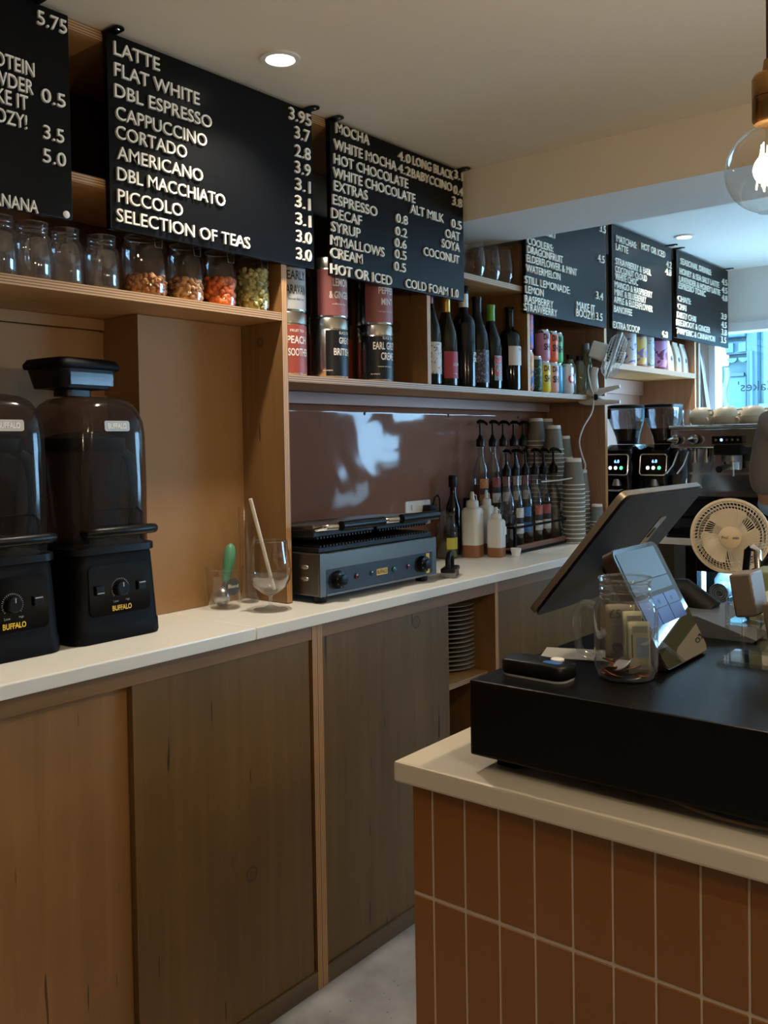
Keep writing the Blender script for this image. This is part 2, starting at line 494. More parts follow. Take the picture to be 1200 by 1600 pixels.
def twist(x, label):
    mb = MB(); rings = []
    for k in range(61):
        z = k * 2.1 / 60; a = k * .55
        rings.append([(q[0] + .016 * math.cos(a), q[1] + .016 * math.sin(a), z) for q in circ(.030, 10)])
    mb.loft(rings, white_f); o = mb.build('twisted_post', loc=(x, fy - .55, 0)); tag(o, label, 'post')
twist(-3.36, 'white twisted post outside the window at its left edge, left of the pair')
twist(-3.29, 'white twisted post outside the window, right of the pair beneath the box sign')

# ---------------------------------------------------------------- ceiling lamps
warm = (1.0, 0.90, 0.76)
def downlight(x, y, z, label, watts, seen=True):
    t = thing('downlight', label, 'ceiling light', (x, y, z))
    mb = MB(); mb.loft([[(a, b, zz) for a, b in circ(r, 28)] for r, zz in ((.045, -.001), (.045, -.006), (.034, -.007), (.030, -.001))], white_pl, False, False); mb.build('trim_ring', t)
    mb = MB(); mb.lathe([(.030, -.0012), (.030, -.003)], lamp('lit downlight lens', (1, 0.93, 0.82, 1), 9.0)); mb.build('lens', t)
    ld = bpy.data.lights.new('downlight_beam', 'SPOT'); ld.energy = watts; ld.color = warm; ld.spot_size = R(115); ld.spot_blend = 0.75; ld.shadow_soft_size = 0.028
    lo = bpy.data.objects.new('downlight_beam', ld); COL.objects.link(lo); lo.parent = t; lo.location = (0, 0, -.015)
downlight(-1.478, 1.489, ZC, 'round recessed ceiling light in front of the hot drinks board', SPOT)
downlight(-1.525, 4.07, ZF, 'round recessed ceiling light beyond the beam, above the matcha board', SPOT * .8)
downlight(-1.478, -.35, ZC, 'round recessed ceiling light over the near end of the counter', SPOT)
downlight(.35, .35, ZC, 'round recessed ceiling light on the customer side of the till', SPOT * .42)

# ---------------------------------------------------------------- back counter
UN = XCAB = -1.535
def cabinet(name, label, y0, y1, doors, stiles):
    """base unit: carcass, top rail, bottom rail, upright end panels and sliding doors"""
    t = thing(name, label, 'cabinet', (XCAB, y0, 0))
    W = y1 - y0
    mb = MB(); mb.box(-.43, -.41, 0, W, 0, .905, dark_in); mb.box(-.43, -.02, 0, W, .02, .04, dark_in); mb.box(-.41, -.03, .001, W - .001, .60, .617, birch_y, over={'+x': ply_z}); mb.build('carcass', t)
    mb = MB(); mb.box(-.02, 0, 0, W, .866, .9055, wood('top rail ply', S(126, 92, 54), S(152, 114, 72), 'Y', 1.0, .45, knots=False), bev=.001); mb.build('top_rail', t)
    mb = MB(); mb.box(-.02, 0, 0, W, 0, .046, wood('worn bottom rail', S(92, 72, 46), S(120, 98, 68), 'Y', 1.0, .5, knots=False), bev=.001); mb.build('bottom_rail', t)
    for a, b in stiles:
        mb = MB(); mb.box(-.42, .001, a - y0, b - y0, 0, .9055, birch, over={'+x': ply_y}); mb.build('side_panel', t)
    for a, b, dx in doors:
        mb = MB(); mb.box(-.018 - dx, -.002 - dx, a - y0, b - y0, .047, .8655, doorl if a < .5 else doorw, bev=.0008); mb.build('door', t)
    return t
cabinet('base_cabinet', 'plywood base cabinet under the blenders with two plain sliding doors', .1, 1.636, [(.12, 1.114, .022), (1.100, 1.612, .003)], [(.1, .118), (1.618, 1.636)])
cabinet('base_cabinet', 'plywood base cabinet under the grill, one door slid open showing stacked plates', 1.6365, 3.60, [(1.656, 2.207, .004), (2.48, 3.03, .004), (3.03, 3.58, .018)], [(1.6365, 1.655), (2.455, 2.473), (3.58, 3.60)])

def worktop_slab(name, label, x0, x1, y0, y1, zt, th, m=worktop, bev=.003):
    o = MB().box(x0, x1, y0, y1, 0, th, m, bev=bev).build(name, loc=(0, 0, zt - th))
    return tag(o, label, 'worktop')
worktop_slab('worktop', 'white worktop length carrying the two blenders, ending at the seam by the wine glass', -1.953, -1.504, .1, 1.4055, .935, .028)
worktop_slab('worktop', 'white worktop length carrying the grill and syrup bottles', -1.953, -1.504, 1.4065, 3.682, .935, .028)
worktop_slab('worktop', 'white worktop under the espresso machine, running along the window', -1.953, .2, 3.683, 5.04, .935, .028)

# ---------------------------------------------------------------- plywood shelving on the wall
XS = -1.662
def shelfboard(mb, y0, y1, zt, th=.02, x0=-1.955, m=birch_s):
    mb.box(x0, XS, y0, y1, zt - th, zt, m, over={'+x': ply_z})
def upright(mb, y0, y1, z0, z1, m=birch, x0=-1.955):
    mb.box(x0, XS, y0, y1, z0, z1, m, over={'+x': ply_y})
t = thing('wall_shelving', 'birch plywood wall shelving over the blenders, glass jars along its lower shelf', 'shelving', (0, 0, .936))
def off(o): o.location = (0, 0, -.936); return o
def part(mb, name, par): return off(mb.build(name, par))
mb = MB(); shelfboard(mb, .2, 1.6625, 1.678); part(mb, 'shelf', t)
mb = MB(); shelfboard(mb, .2, 1.6625, 1.905); part(mb, 'shelf', t)
mb = MB(); shelfboard(mb, .2, 1.6625, 2.214, .022); part(mb, 'top_panel', t)
mb = MB(); upright(mb, 1.663, 1.682, .937, 2.214); part(mb, 'side_panel', t)
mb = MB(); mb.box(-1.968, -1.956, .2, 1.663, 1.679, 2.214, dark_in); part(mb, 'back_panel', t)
t = thing('wall_shelving', 'birch plywood wall shelving with tea tins, wine bottles and drink cans', 'shelving', (0, 0, 1.50))
def off(o): o.location = (0, 0, -1.50); return o
mb = MB(); shelfboard(mb, 1.683, 3.5295, 1.523, .0185); part(mb, 'shelf', t)
mb = MB(); shelfboard(mb, 2.309, 2.9015, 1.894); part(mb, 'shelf', t)
mb = MB(); upright(mb, 2.290, 2.308, 1.5235, 2.053); part(mb, 'divider', t)
mb = MB(); upright(mb, 2.902, 2.920, 1.5235, 2.053); part(mb, 'divider', t)
mb = MB(); shelfboard(mb, 1.683, 2.489, 2.214, .022); part(mb, 'top_panel', t)
mb = MB(); shelfboard(mb, 2.86, 3.529, 2.249, .022); part(mb, 'top_panel', t)
mb = MB(); upright(mb, 3.53, 3.552, .937, 2.249, walnutish, -1.953); part(mb, 'side_panel', t)
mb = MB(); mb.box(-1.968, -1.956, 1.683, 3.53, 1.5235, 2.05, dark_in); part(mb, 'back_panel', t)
t = thing('wall_shelving', 'far plywood shelving by the window holding coffee tubs and paper bags', 'shelving', (0, 0, 1.3))
def off(o): o.location = (0, 0, -1.3); return o
mb = MB(); shelfboard(mb, 3.553, 4.579, 1.668, .024); part(mb, 'shelf', t)
mb = MB(); upright(mb, 4.56, 4.58, 1.30, 1.643, walnutish); part(mb, 'side_panel', t)
mb = MB(); upright(mb, 4.56, 4.58, 1.669, 2.249, walnutish); part(mb, 'side_panel', t)
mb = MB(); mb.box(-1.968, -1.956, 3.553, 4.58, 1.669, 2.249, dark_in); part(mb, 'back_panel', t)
# splashback: pink wall, batten and a glossy clear sheet that is not quite flat
struct(MB().box(XL, -1.952, 1.683, 3.53, .936, 1.503, pinkwall).build('trim_4'))
struct(MB().box(-1.952, -1.918, 1.683, 3.53, 1.466, 1.503, pinkwall, bev=.002).build('trim_5'))
struct(MB().box(XL, -1.952, 3.553, 5.05, .936, 1.64, pinkwall).build('trim_6'))
struct(MB().box(-1.952, -1.928, 3.553, 4.555, 1.57, 1.642, pinkwall, bev=.002).build('trim_7'))
def splash():
    m, nt, n, l, p = nodes_of('glossy acrylic splashback')
    tc = n.new('ShaderNodeTexCoord')
    a = n.new('ShaderNodeTexNoise'); a.inputs['Scale'].default_value = 3.4; a.inputs['Detail'].default_value = 1.5; a.inputs['Distortion'].default_value = 0.4
    l.new(tc.outputs['Object'], a.inputs['Vector'])
    b = n.new('ShaderNodeBump'); b.inputs['Strength'].default_value = 0.35; b.inputs['Distance'].default_value = 0.03
    l.new(a.outputs['Fac'], b.inputs['Height'])
    no = n.new('ShaderNodeTexNoise'); no.inputs['Scale'].default_value = 5
    l.new(tc.outputs['Object'], no.inputs['Vector'])
    mx = n.new('ShaderNodeMixRGB'); mx.inputs[1].default_value = S(122, 88, 74); mx.inputs[2].default_value = S(136, 98, 82)
    l.new(no.outputs['Fac'], mx.inputs[0]); l.new(mx.outputs[0], p.inputs['Base Color'])
    l.new(b.outputs[0], p.inputs['Coat Normal'])
    l.new(b.outputs[0], p.inputs['Normal'])
    p.inputs['Roughness'].default_value = 0.07; p.inputs['Specular IOR Level'].default_value = 0.3
    return m
t = thing('splashback', 'glossy acrylic splashback sheet screwed to the dusky pink wall behind the grill', 'splashback', (-1.9505, 1.684, .9365))
mb = MB(); rings = []
for k in range(25):
    z_ = .528 * k / 24; row = []
    for q in range(41):
        y_ = 1.845 * q / 40; f = k / 24
        row.append((.001 + .018 * f ** 1.5 + .0016 * math.sin(y_ * 9 + 1) * math.sin(f * PI), y_, z_))
    rings.append(row)
mb.loft(rings, splash(), False, False, False); sh = mb.build('sheet', t, 180); sm_ = sh.modifiers.new('thickness', 'SOLIDIFY'); sm_.thickness = .002; sm_.offset = -1
for i, (yy, zz) in enumerate(((.16, .505), (.62, .505), (1.1, .505), (1.6, .505))):
    mb = MB(); mb.lathe([(.006, 0), (.006, .002), (.003, .0035)], black_pl, n=12, M=Matrix.Translation((.0182, yy, zz)) @ Matrix.Rotation(R(90), 4, 'Y')); mb.build('screw', t)

# ---------------------------------------------------------------- menu boards
def menu_board(label, y0, y1, z0, z1, lines, tilt=0.0, dot=None, brk=((.02, .0), (.98, .0)), top=None):
    yc = (y0 + y1) / 2
    t = thing('menu_board', label, 'menu board', (-1.6605, yc, z0))
    MB().box(0, .0155, y0 - yc, y1 - yc, 0, z1 - z0, board_m, bev=.001).build('panel', t)
    for f, _ in brk:
        y = y0 - yc + (y1 - y0) * f
        zt = (top or z1 + .004) - z0
        mb = MB(); mb.box(.0, .004, y - .011, y + .011, z1 - z0 - .01, zt, black_pl)
        mb.prism([(p[0] + .02, p[1] + y) for p in rrect(0, 0, .062, .026, .012)], 'Z', zt - .0035, zt - .0005, black_pl)
        mb.lathe([(.004, 0), (.003, -.002)], steel, (.038, y, zt - .0035), 10)
        mb.build('bracket', t)
    for s, a, b, z, h in lines:
        mb = MB(); letters(mb, s, b - a, h, .0055, letter_m, on_x(.0155, a - yc, z - z0), .003); mb.build('lettering', t)
    if dot:
        mb = MB(); mb.lathe([(.0075, 0), (.0075, .002), (.005, .0035)], white_pl, n=16, M=Matrix.Translation((.0155, dot[0] - yc, dot[1] - z0)) @ Matrix.Rotation(R(90), 4, 'Y')); mb.build('screw_cap', t)
    return t
def right(s, y1, z, h, f=.78):
    w = text_w(s, h, .018) * f; return (s, y1 - w, y1, z, h)
menu_board('black menu board cut by the left edge of the photo, BANANA on its last line', .44, 1.059, 1.80, 2.208,
  [("5.75",0.989,1.053,2.167,0.027),("0.5",0.994,1.046,2.019,0.027),("3.5",0.996,1.041,1.948,0.027),("5.0",0.994,1.044,1.902,0.027),
   right('PROTEIN', .980, 2.061, .027), right('POWDER', .977, 2.026, .027), right('MAKE IT', .965, 1.993, .027), right('BOOZY!', .962, 1.956, .027), right('BANANA', .981, 1.799, .024)], dot=(1.044, 1.809), brk=((.05, 0), (.88, 0)))
menu_board('large black menu board of hot coffees starting with LATTE, beside the downlight', 1.148, 1.768, 1.8, 2.208,
  [("LATTE",1.163,1.280,2.164,0.028),("FLAT WHITE",1.163,1.390,2.120,0.028),("DBL ESPRESSO",1.162,1.425,2.076,0.028),("CAPPUCCINO",1.164,1.409,2.030,0.028),("CORTADO",1.163,1.350,1.990,0.028),("AMERICANO",1.165,1.395,1.947,0.028),("DBL MACCHIATO",1.164,1.461,1.903,0.028),("PICCOLO",1.164,1.335,1.857,0.028),("SELECTION OF TEAS",1.160,1.538,1.816,0.028),("3.95",1.681,1.762,2.167,0.031),("3.7",1.701,1.756,2.124,0.031),("2.8",1.700,1.757,2.078,0.031),("3.9",1.699,1.756,2.036,0.031),("3.1",1.700,1.755,1.993,0.031),("3.1",1.699,1.754,1.949,0.031),("3.1",1.700,1.755,1.905,0.031),("3.0",1.701,1.756,1.861,0.031),("3.0",1.700,1.755,1.816,0.031)])
menu_board('black menu board listing MOCHA and EXTRAS above the tea tins', 1.838, 2.472, 1.795, 2.208,
  [("MOCHA",1.859,1.999,2.177,0.0275),("WHITE MOCHA",1.850,2.121,2.132,0.0275),("4.0",2.130,2.189,2.168,0.0265),("LONG BLACK",2.201,2.413,2.169,0.0265),("3.1",2.420,2.467,2.176,0.0275),("4.2",2.129,2.188,2.131,0.0265),("BABYCCINO",2.194,2.405,2.130,0.0265),("0.4",2.415,2.466,2.127,0.0275),("HOT CHOCOLATE",1.849,2.176,2.093,0.0275),("3.8",2.407,2.461,2.090,0.0275),("WHITE CHOCOLATE",1.845,2.210,2.056,0.0275),("EXTRAS",1.847,1.987,2.021,0.0275),("ESPRESSO",1.841,2.029,1.983,0.0275),("ALT MILK",2.185,2.357,2.024,0.0265),("0.5",2.398,2.455,2.018,0.0275),("DECAF",1.835,1.960,1.946,0.0275),("0.8",2.116,2.171,1.984,0.0265),("OAT",2.365,2.444,1.981,0.0275),("SYRUP",1.834,1.953,1.910,0.0275),("0.2",2.112,2.167,1.946,0.0265),("SOYA",2.344,2.443,1.947,0.0275),("M'MALLOWS",1.831,2.058,1.874,0.0275),("0.6",2.108,2.163,1.912,0.0265),("COCONUT",2.249,2.439,1.908,0.0265),("CREAM",1.830,1.960,1.840,0.0275),("0.5",2.107,2.162,1.879,0.0265),("0.5",2.103,2.158,1.843,0.0265),("HOT OR ICED",1.829,2.091,1.797,0.0275),("COLD FOAM 1.0",2.157,2.432,1.800,0.0265)])
menu_board('black menu board of COOLERS and STILL LEMONADE, its top hidden behind the beam', 2.866, 3.514, 1.8, 2.238,
  [("BERRY",2.971,3.088,2.094,0.028),("COOLERS:",2.873,3.062,2.041,0.027),("DRAGONFRUIT",2.872,3.137,2.010,0.027),("ELDERFLOWER & MINT",2.867,3.251,1.978,0.027),("WATERMELON",2.862,3.115,1.943,0.027),("STILL LEMONADE:",2.852,3.191,1.901,0.027),("LEMON",2.855,2.985,1.867,0.027),("RASPBERRY",2.850,3.057,1.833,0.027),("STRAWBERRY",2.845,3.086,1.804,0.027),("MAKE IT",3.247,3.402,1.851,0.030),("BOOZY!",3.241,3.396,1.822,0.030),("3.5",3.413,3.471,1.824,0.031),("3.5",3.456,3.510,2.184,0.031),("4.5",3.436,3.495,2.060,0.031),("3.4",3.415,3.479,1.909,0.031)], top=2.2495)
menu_board('black menu board headed MATCHAS above the coffee tubs', 3.575, 4.222, 1.806, 2.238,
  [("MATCHAS:",3.613,3.815,2.170,0.028),("HOT OR ICED",3.869,4.138,2.178,0.029),("LATTE",3.606,3.727,2.135,0.028),("STRAWBERRY & BASIL",3.601,3.970,2.074,0.028),("COCONUT CLOUD",3.597,3.923,2.041,0.028),("WHITE CHOC",3.597,3.825,2.011,0.028),("MANGO & RASPBERRY",3.590,3.982,1.976,0.028),("MINT & BLUEBERRY",3.589,3.913,1.944,0.028),("APPLE & ELDERFLOWER",3.582,3.984,1.912,0.028),("BANOFFEE",3.581,3.761,1.874,0.028),("EXTRA SCOOP",3.573,3.840,1.807,0.028),("4.2",4.152,4.214,2.139,0.031),("4.8",4.143,4.210,2.103,0.031),("6.8",4.099,4.160,1.810,0.031)], top=2.2495)
menu_board('black menu board headed SEASONAL DRINKS, nearest the shop window', 4.285, 5.018, 1.826, 2.240,
  [("SEASONAL DRINKS:",4.327,4.751,2.179,0.029),("HONEY & SEA SALT LATTE",4.314,4.866,2.130,0.029),("LAVENDER & HONEY LATTE",4.309,4.884,2.092,0.029),("ESPRESSO TONIC",4.300,4.664,2.060,0.029),("CHAI'S:",4.291,4.458,1.998,0.029),("CHAI",4.290,4.397,1.959,0.029),("DIRTY CHAI",4.281,4.525,1.919,0.029),("BEETROOT & GINGER",4.272,4.725,1.882,0.029),("TURMERIC & CINNAMON",4.271,4.795,1.842,0.029),("4.5",4.914,4.995,2.155,0.032),("4.5",4.913,4.994,2.112,0.032),("4.8",4.912,4.993,2.071,0.032),("3.9",4.900,4.981,1.972,0.032),("4.5",4.899,4.980,1.928,0.032),("3.8",4.898,4.979,1.888,0.032),("3.5",4.887,4.968,1.847,0.032)], top=2.2495)

# ---------------------------------------------------------------- jars on the upper shelf
ORD = ['first', 'second', 'third', 'fourth', 'fifth', 'sixth', 'seventh', 'eighth', 'ninth', 'tenth', 'eleventh', 'twelfth', 'thirteenth', 'fourteenth', 'fifteenth', 'sixteenth', 'seventeenth', 'eighteenth', 'nineteenth', 'twentieth']
def mason(label, loc, rz, r=.036, h=.125, group=None):
    t = thing('mason_jar_mug', label, 'jar', loc, rz, group)
    k = r / .036; q = h / .125
    prof = [(.026 * k, .004 * q), (.033 * k, .003), (.036 * k, .010 * q), (.036 * k, .086 * q), (.033 * k, .096 * q), (.029 * k, .100 * q), (.029 * k, .104 * q), (.0305 * k, .106 * q), (.029 * k, .108 * q), (.029 * k, .113 * q), (.0305 * k, .115 * q), (.029 * k, .118 * q), (.0298 * k, .125 * q)]
    MB().lathe(prof, clear_thick, n=32, cap1=False).build('glass_body', t)
    mb = MB(); mb.lathe([(.031 * k, .0005), (.031 * k, .0035)], clear_thick, n=28); mb.build('base', t)
    mb = MB(); mb.torus((0, 0, .125 * q), .0298 * k, .0011, clear_thick, n=32, k=6); mb.build('rim', t)
    pts = []
    for i in range(13):
        a = R(-90 + 180 * i / 12)
        pts.append((.034 * k + .024 * k * max(0, math.cos(a)) ** .55, 0, (.054 + .032 * math.sin(a)) * q))
    mb = MB(); mb.tube(pts, .0046 * k, clear_thick, 10); mb.build('handle', t)
    return t
for i, (y, r, s) in enumerate(((.935, .038, 'cut by the left edge of the photo'), (1.010, .038, 'second from the left edge'), (1.085, .034, 'third from the left edge'), (1.172, .036, 'just left of the cashew jar'))):
    mason('empty clear glass jar mug on the shelf, ' + s, (-1.715, y, 1.6785), R((-60, -40, 130, 150)[i]), r, .118)

def kilner(label, y, r, h):
    t = thing('clip_top_jar', label, 'jar', (-1.716, y, 1.6785))
    MB().lathe([(r * .8, .0025), (r * .95, .003), (r, .012), (r, h * .72), (r * .9, h * .82), (r * .82, h * .86), (r * .82, h * .9)], clear, n=32, cap1=False).build('glass_body', t)
    mb = MB(); mb.lathe([(r * .82, h * .905), (r * .88, h * .91), (r * .88, h * .95), (r * .6, h), (r * .3, h * 1.005)], clear, n=28); mb.build('lid', t)
    mb = MB(); mb.torus((0, 0, h * .885), r * .855, .0012, steel, n=30, k=6)
    mb.tube([(r * .86, -.011, h * .885), (r * 1.02, -.011, h * .84), (r * 1.05, -.009, h * .70), (r * 1.05, .009, h * .70), (r * 1.02, .011, h * .84), (r * .86, .011, h * .885)], .0011, steel, 6)
    mb.build('wire_clip', t)
    return t
def fill(name, label, cat, y, r, depth, mats, size, sc, n, seed):
    """loose nuts or sweets heaped inside a jar"""
    rnd = random.Random(seed); mb = MB()
    mb.lathe([(r * .86, .0), (r * .88, depth * .8), (r * .5, depth * .86)], mats[0], n=18)
    for _ in range(n):
        a = rnd.uniform(0, 2 * PI); side = rnd.random() < .72
        rr = r * .88 if side else r * .88 * math.sqrt(rnd.random())
        z = rnd.uniform(size * .6, depth) if side else depth * rnd.uniform(.8, 1.0)
        Rm = Matrix.Rotation(rnd.uniform(0, 6), 4, 'X') @ Matrix.Rotation(rnd.uniform(0, 6), 4, 'Z')
        mb.ball((rr * math.cos(a), rr * math.sin(a), z), size, rnd.choice(mats), 7, 5, sc, Rm)
    o = mb.build(name, loc=(-1.716, y, 1.682))
    return tag(o, label, cat, None, 'stuff')
kilner('clip top glass jar a quarter full of cashews, below PICCOLO', 1.284, .050, .150)
kilner('clip top glass jar of walnut halves, between cashews and orange balls', 1.401, .0415, .150)
kilner('clip top glass jar of orange balls on the upper shelf', 1.505, .0405, .150)
kilner('clip top glass jar of pale green pistachio nuts beside the post', 1.615, .0425, .150)
nut1 = plain('cashew brown', S(176, 122, 70), 0.6, var=.2, scale=90); nut2 = plain('cashew tan', S(150, 96, 50), 0.6, var=.2, scale=90)
wal1 = plain('walnut tan', S(190, 148, 102), 0.7, var=.25, scale=120); wal2 = plain('walnut brown', S(150, 104, 62), 0.7, var=.25, scale=120)
ora1 = plain('orange sweet', S(216, 112, 40), 0.5, var=.15, scale=60); ora2 = plain('deep orange sweet', S(192, 88, 30), 0.5, var=.15, scale=60)
pis1 = plain('pistachio green', S(176, 172, 112), 0.6, var=.15, scale=60); pis2 = plain('pistachio olive', S(140, 136, 80), 0.6, var=.2, scale=60)
fill('cashew_nuts', 'cashew nuts covering the bottom of the widest clip top jar', 'nuts', 1.284, .0455, .042, [nut1, nut2], .0075, (1.5, .75, .8), 150, 1)
fill('walnut_halves', 'walnut halves half filling their clip top jar', 'nuts', 1.401, .037, .050, [wal1, wal2], .0085, (1.2, 1, .7), 130, 2)
fill('orange_balls', 'bright orange balls heaped in their clip top jar', 'sweets', 1.505, .036, .064, [ora1, ora2], .0095, (1, 1, 1), 100, 3)
fill('pistachio_nuts', 'green pistachio nuts filling the clip top jar by the post', 'nuts', 1.615, .038, .100, [pis1, pis2], .0078, (1.2, .9, .9), 190, 4)

# ---------------------------------------------------------------- tea tins
tin_black = plain('black tin label', S(10, 10, 13), 0.4, spec=.3); tin_pink = plain('dusty pink tin label', S(142, 80, 78), 0.45); tin_red = plain('brick red tin label', S(150, 60, 42), 0.45); tin_white = plain('pale tin label', S(158, 158, 156), 0.45)
tin_steel = plain('tin plate', S(200, 196, 188), 0.22, 1.0, var=.05)
txt_pale = plain('pale tin lettering', S(220, 214, 204), 0.5); txt_dark = plain('dark tin lettering', S(24, 24, 28), 0.5)
def tin(label, x, y, z, lab_m, lines, r=.0535, h=.165, a0=0.0, half=80, txt=txt_pale, group=None):
    t = thing('tea_tin', label, 'tin', (x, y, z), 0, group)
    MB().lathe([(r * .97, 0), (r, .003), (r, h - .03), (r * .97, h - .028)], tin_steel, n=40).build('body', t)
    MB().lathe([(r * 1.02, h - .030), (r * 1.02, h - .004), (r * .98, h), (r * .8, h - .002)], tin_steel, n=40).build('lid', t)
    mb = MB(); ring = []
    for z_ in (.006, h - .034):
        ring.append([((r + .0006) * math.cos(R(a) + a0), (r + .0006) * math.sin(R(a) + a0), z_) for a in range(-half, half + 1, 8)])
    mb.loft(ring, lab_m, False, False, False); mb.build('label', t)
    for s, w, hh, z_, da in lines:
        mb = MB(); w = w or text_w(s, hh) * .8
        letters(mb, s, w, hh, .0005, txt, on_cyl(r + .0008, a0 + da - .28, z_, w), .022 if hh > .015 else .006); mb.build('lettering', t)
    return t
xT = -1.722; zT = 1.5232
tin('brick red PEACH SOOTHER tea tin at the foot of the left stack, against the post', xT, 1.737, zT, tin_red, [('PEACH', .062, .020, .082, .1), ('SOOTHER', .07, .020, .050, .22), ('FRUIT TEA', .045, .007, .112, .1)])
tin('pale EARLY CARAVAN tea tin at the top of the left stack, against the post', xT, 1.737, zT + .1655, tin_white, [('EARLY', .060, .024, .082, .12), ('CARAVAN', .075, .024, .045, .0), ('loose leaf tea', .05, .005, .03, .1)], txt=txt_dark)
tin('black GREAT BRITISH tea tin at the foot of the middle stack', xT, 1.905, zT, tin_black, [('BLACK TEA', .04, .008, .120, .25), ('GREAT', .045, .018, .094, .28), ('BRITISH', .06, .020, .062, .12), ('tea company', .028, .005, .018, -.75)], a0=.12, half=64)
tin('pink LEMON & GINGER tea tin on top of the black GREAT BRITISH tin', xT, 1.905, zT + .1655, tin_pink, [('LEMON', .055, .022, .085, .2), ('& GINGER', .07, .020, .052, .15), ('caffeine free', .05, .004, .035, .1)])
tin('black EARL GREY CREME tea tin at the foot of the right stack', xT, 2.108, zT, tin_black, [('BLACK TEA', .04, .008, .122, .2), ('EARL GREY', .082, .022, .092, .05), ('CREME', .05, .022, .062, .18), ('smooth & fragrant', .05, .005, .040, .0), ('tea company', .028, .005, .018, -.6)])
tin('pink PEPPERMINT tea tin on top of the black EARL GREY CREME tin', xT, 2.108, zT + .1655, tin_pink, [('PEPPER', .062, .020, .088, .2), ('MINT', .045, .020, .056, .2), ('herbal infusion', .05, .004, .035, .1)])
tin('red labelled tea tin standing behind the black GREAT BRITISH tin', xT - .118, 1.915, zT, tin_red, [])
tin('red labelled tea tin standing behind the black EARL GREY CREME tin', xT - .118, 2.06, zT, tin_red, [])
tin('black labelled tea tin at the back, on the red tin behind GREAT BRITISH', xT - .118, 1.915, zT + .1655, tin_black, [])
tin('black labelled tea tin at the back, on the red tin behind EARL GREY', xT - .118, 2.06, zT + .1655, tin_black, [])

# ---------------------------------------------------------------- wine bottles
g_dark = plain('dark bottle glass', S(6, 7, 7), 0.07, var=.1, spec=.4); g_green = plain('olive bottle glass', S(32, 32, 12), 0.08, var=.1, spec=.4); g_blue = plain('blue black bottle glass', S(7, 9, 13), 0.14, var=.1, spec=.35)
WINE = {'burgundy': [(.030, 0), (.0365, .003), (.0375, .010), (.0375, .150), (.034, .178), (.025, .208), (.0175, .232), (.0148, .245), (.0142, .290), (.0155, .292), (.0155, .299), (.013, .300)],
        'bordeaux': [(.030, 0), (.0365, .003), (.0375, .010), (.0375, .185), (.035, .200), (.026, .214), (.0165, .222), (.0142, .232), (.0142, .288), (.0158, .290), (.0158, .299), (.013, .300)]}
def bottle(label, y, shape, gm, cap_m, cap0, lab, lines, s=1.06, x=-1.712, sr=1.0, group='wine bottles on the middle shelf'):
    t = thing('wine_bottle', label, 'bottle', (x, y, 1.5235), 0, group)
    P = [(r * s * sr, z * s) for r, z in WINE[shape]]
    MB().lathe(P, gm, n=32).build('glass_body', t)
    if cap_m:
        mb = MB(); mb.lathe([(.0152 * s, cap0 * s), (.0150 * s, .288 * s), (.0163 * s, .2905 * s), (.0163 * s, .3 * s), (.013 * s, .3015 * s)], cap_m, n=24); mb.build('foil_capsule', t)
    r = .0375 * s * sr
    if lab:
        m, z0, z1, half = lab
        mb = MB(); mb.loft([[((r + .0005) * math.cos(R(a)), (r + .0005) * math.sin(R(a)), z) for a in range(-half, half + 1, 6)] for z in (z0, z1)], m, False, False, False); mb.build('label', t)
    for tx, w, h, z, a, m in lines:
        mb = MB(); letters(mb, tx, w, h, .0005, m, on_cyl(r + .0008, a, z, w), .012); mb.build('lettering', t)
    return t
lab_cream = plain('cream paper label', S(208, 200, 188), 0.6); lab_red = plain('crimson paper label', S(160, 40, 58), 0.55); lab_ink = plain('dark label ink', S(48, 44, 44), 0.6); lab_wht = plain('white label ink', S(225, 222, 216), 0.55)
def patch(name, a, b, c, sc):
    m, nt, n, l, p = nodes_of(name)
    tc = n.new('ShaderNodeTexCoord'); v = n.new('ShaderNodeTexNoise'); v.inputs['Scale'].default_value = sc; v.inputs['Detail'].default_value = 2; v.inputs['Distortion'].default_value = 1.2
    l.new(tc.outputs['Object'], v.inputs['Vector']); r = n.new('ShaderNodeValToRGB'); r.color_ramp.interpolation = 'CONSTANT'
    r.color_ramp.elements[0].color = a; r.color_ramp.elements[1].position = .47; r.color_ramp.elements[1].color = b
    e = r.color_ramp.elements.new(.58); e.color = c
    l.new(v.outputs['Fac'], r.inputs[0]); l.new(r.outputs[0], p.inputs['Base Color']); p.inputs['Roughness'].default_value = .5
    return m
lab_art = patch('painted red and ochre label', S(120, 150, 160), S(178, 60, 46), S(186, 130, 66), 40)
lab_grape = patch('cream label with grey drawing', S(205, 198, 188), S(205, 198, 188), S(120, 112, 112), 55)
lab_purple = patch('speckled purple label', S(20, 20, 24), S(30, 28, 34), S(120, 104, 130), 110)
bottle('slim dark wine bottle with drawn cream label, first of the row by the divider', 2.366, 'burgundy', g_dark, plain('maroon foil', S(120, 40, 54), .35), .235, (lab_grape, .035, .135, 70), [])
bottle('olive wine bottle with gold foil and crimson label', 2.462, 'burgundy', g_green, plain('gold foil', S(178, 140, 62), .35, .6), .235, (lab_red, .025, .112, 66), [('LES ENFANTS', .056, .010, .066, .42, lab_wht), ('vin rouge', .02, .004, .038, -.1, lab_wht)], .99)
bottle('tall bottle with white block letters and a silver neck band', 2.566, 'bordeaux', g_blue, None, 0, None, [('PER', .036, .014, .103, .42, letter_m), ('DIDO', .044, .014, .085, .48, letter_m)], 1.12, sr=.93)
tcap = bpy.context.scene.objects  # the tall bottle also has a silver neck band and a dark stopper
last = [o for o in COL.objects if o.get('label', '').startswith('tall bottle with white block')][0]
MB().lathe([(.0168, .268), (.0168, .312)], plain('silver foil band', S(206, 202, 196), .35, .3), n=24).build('neck_band', last)
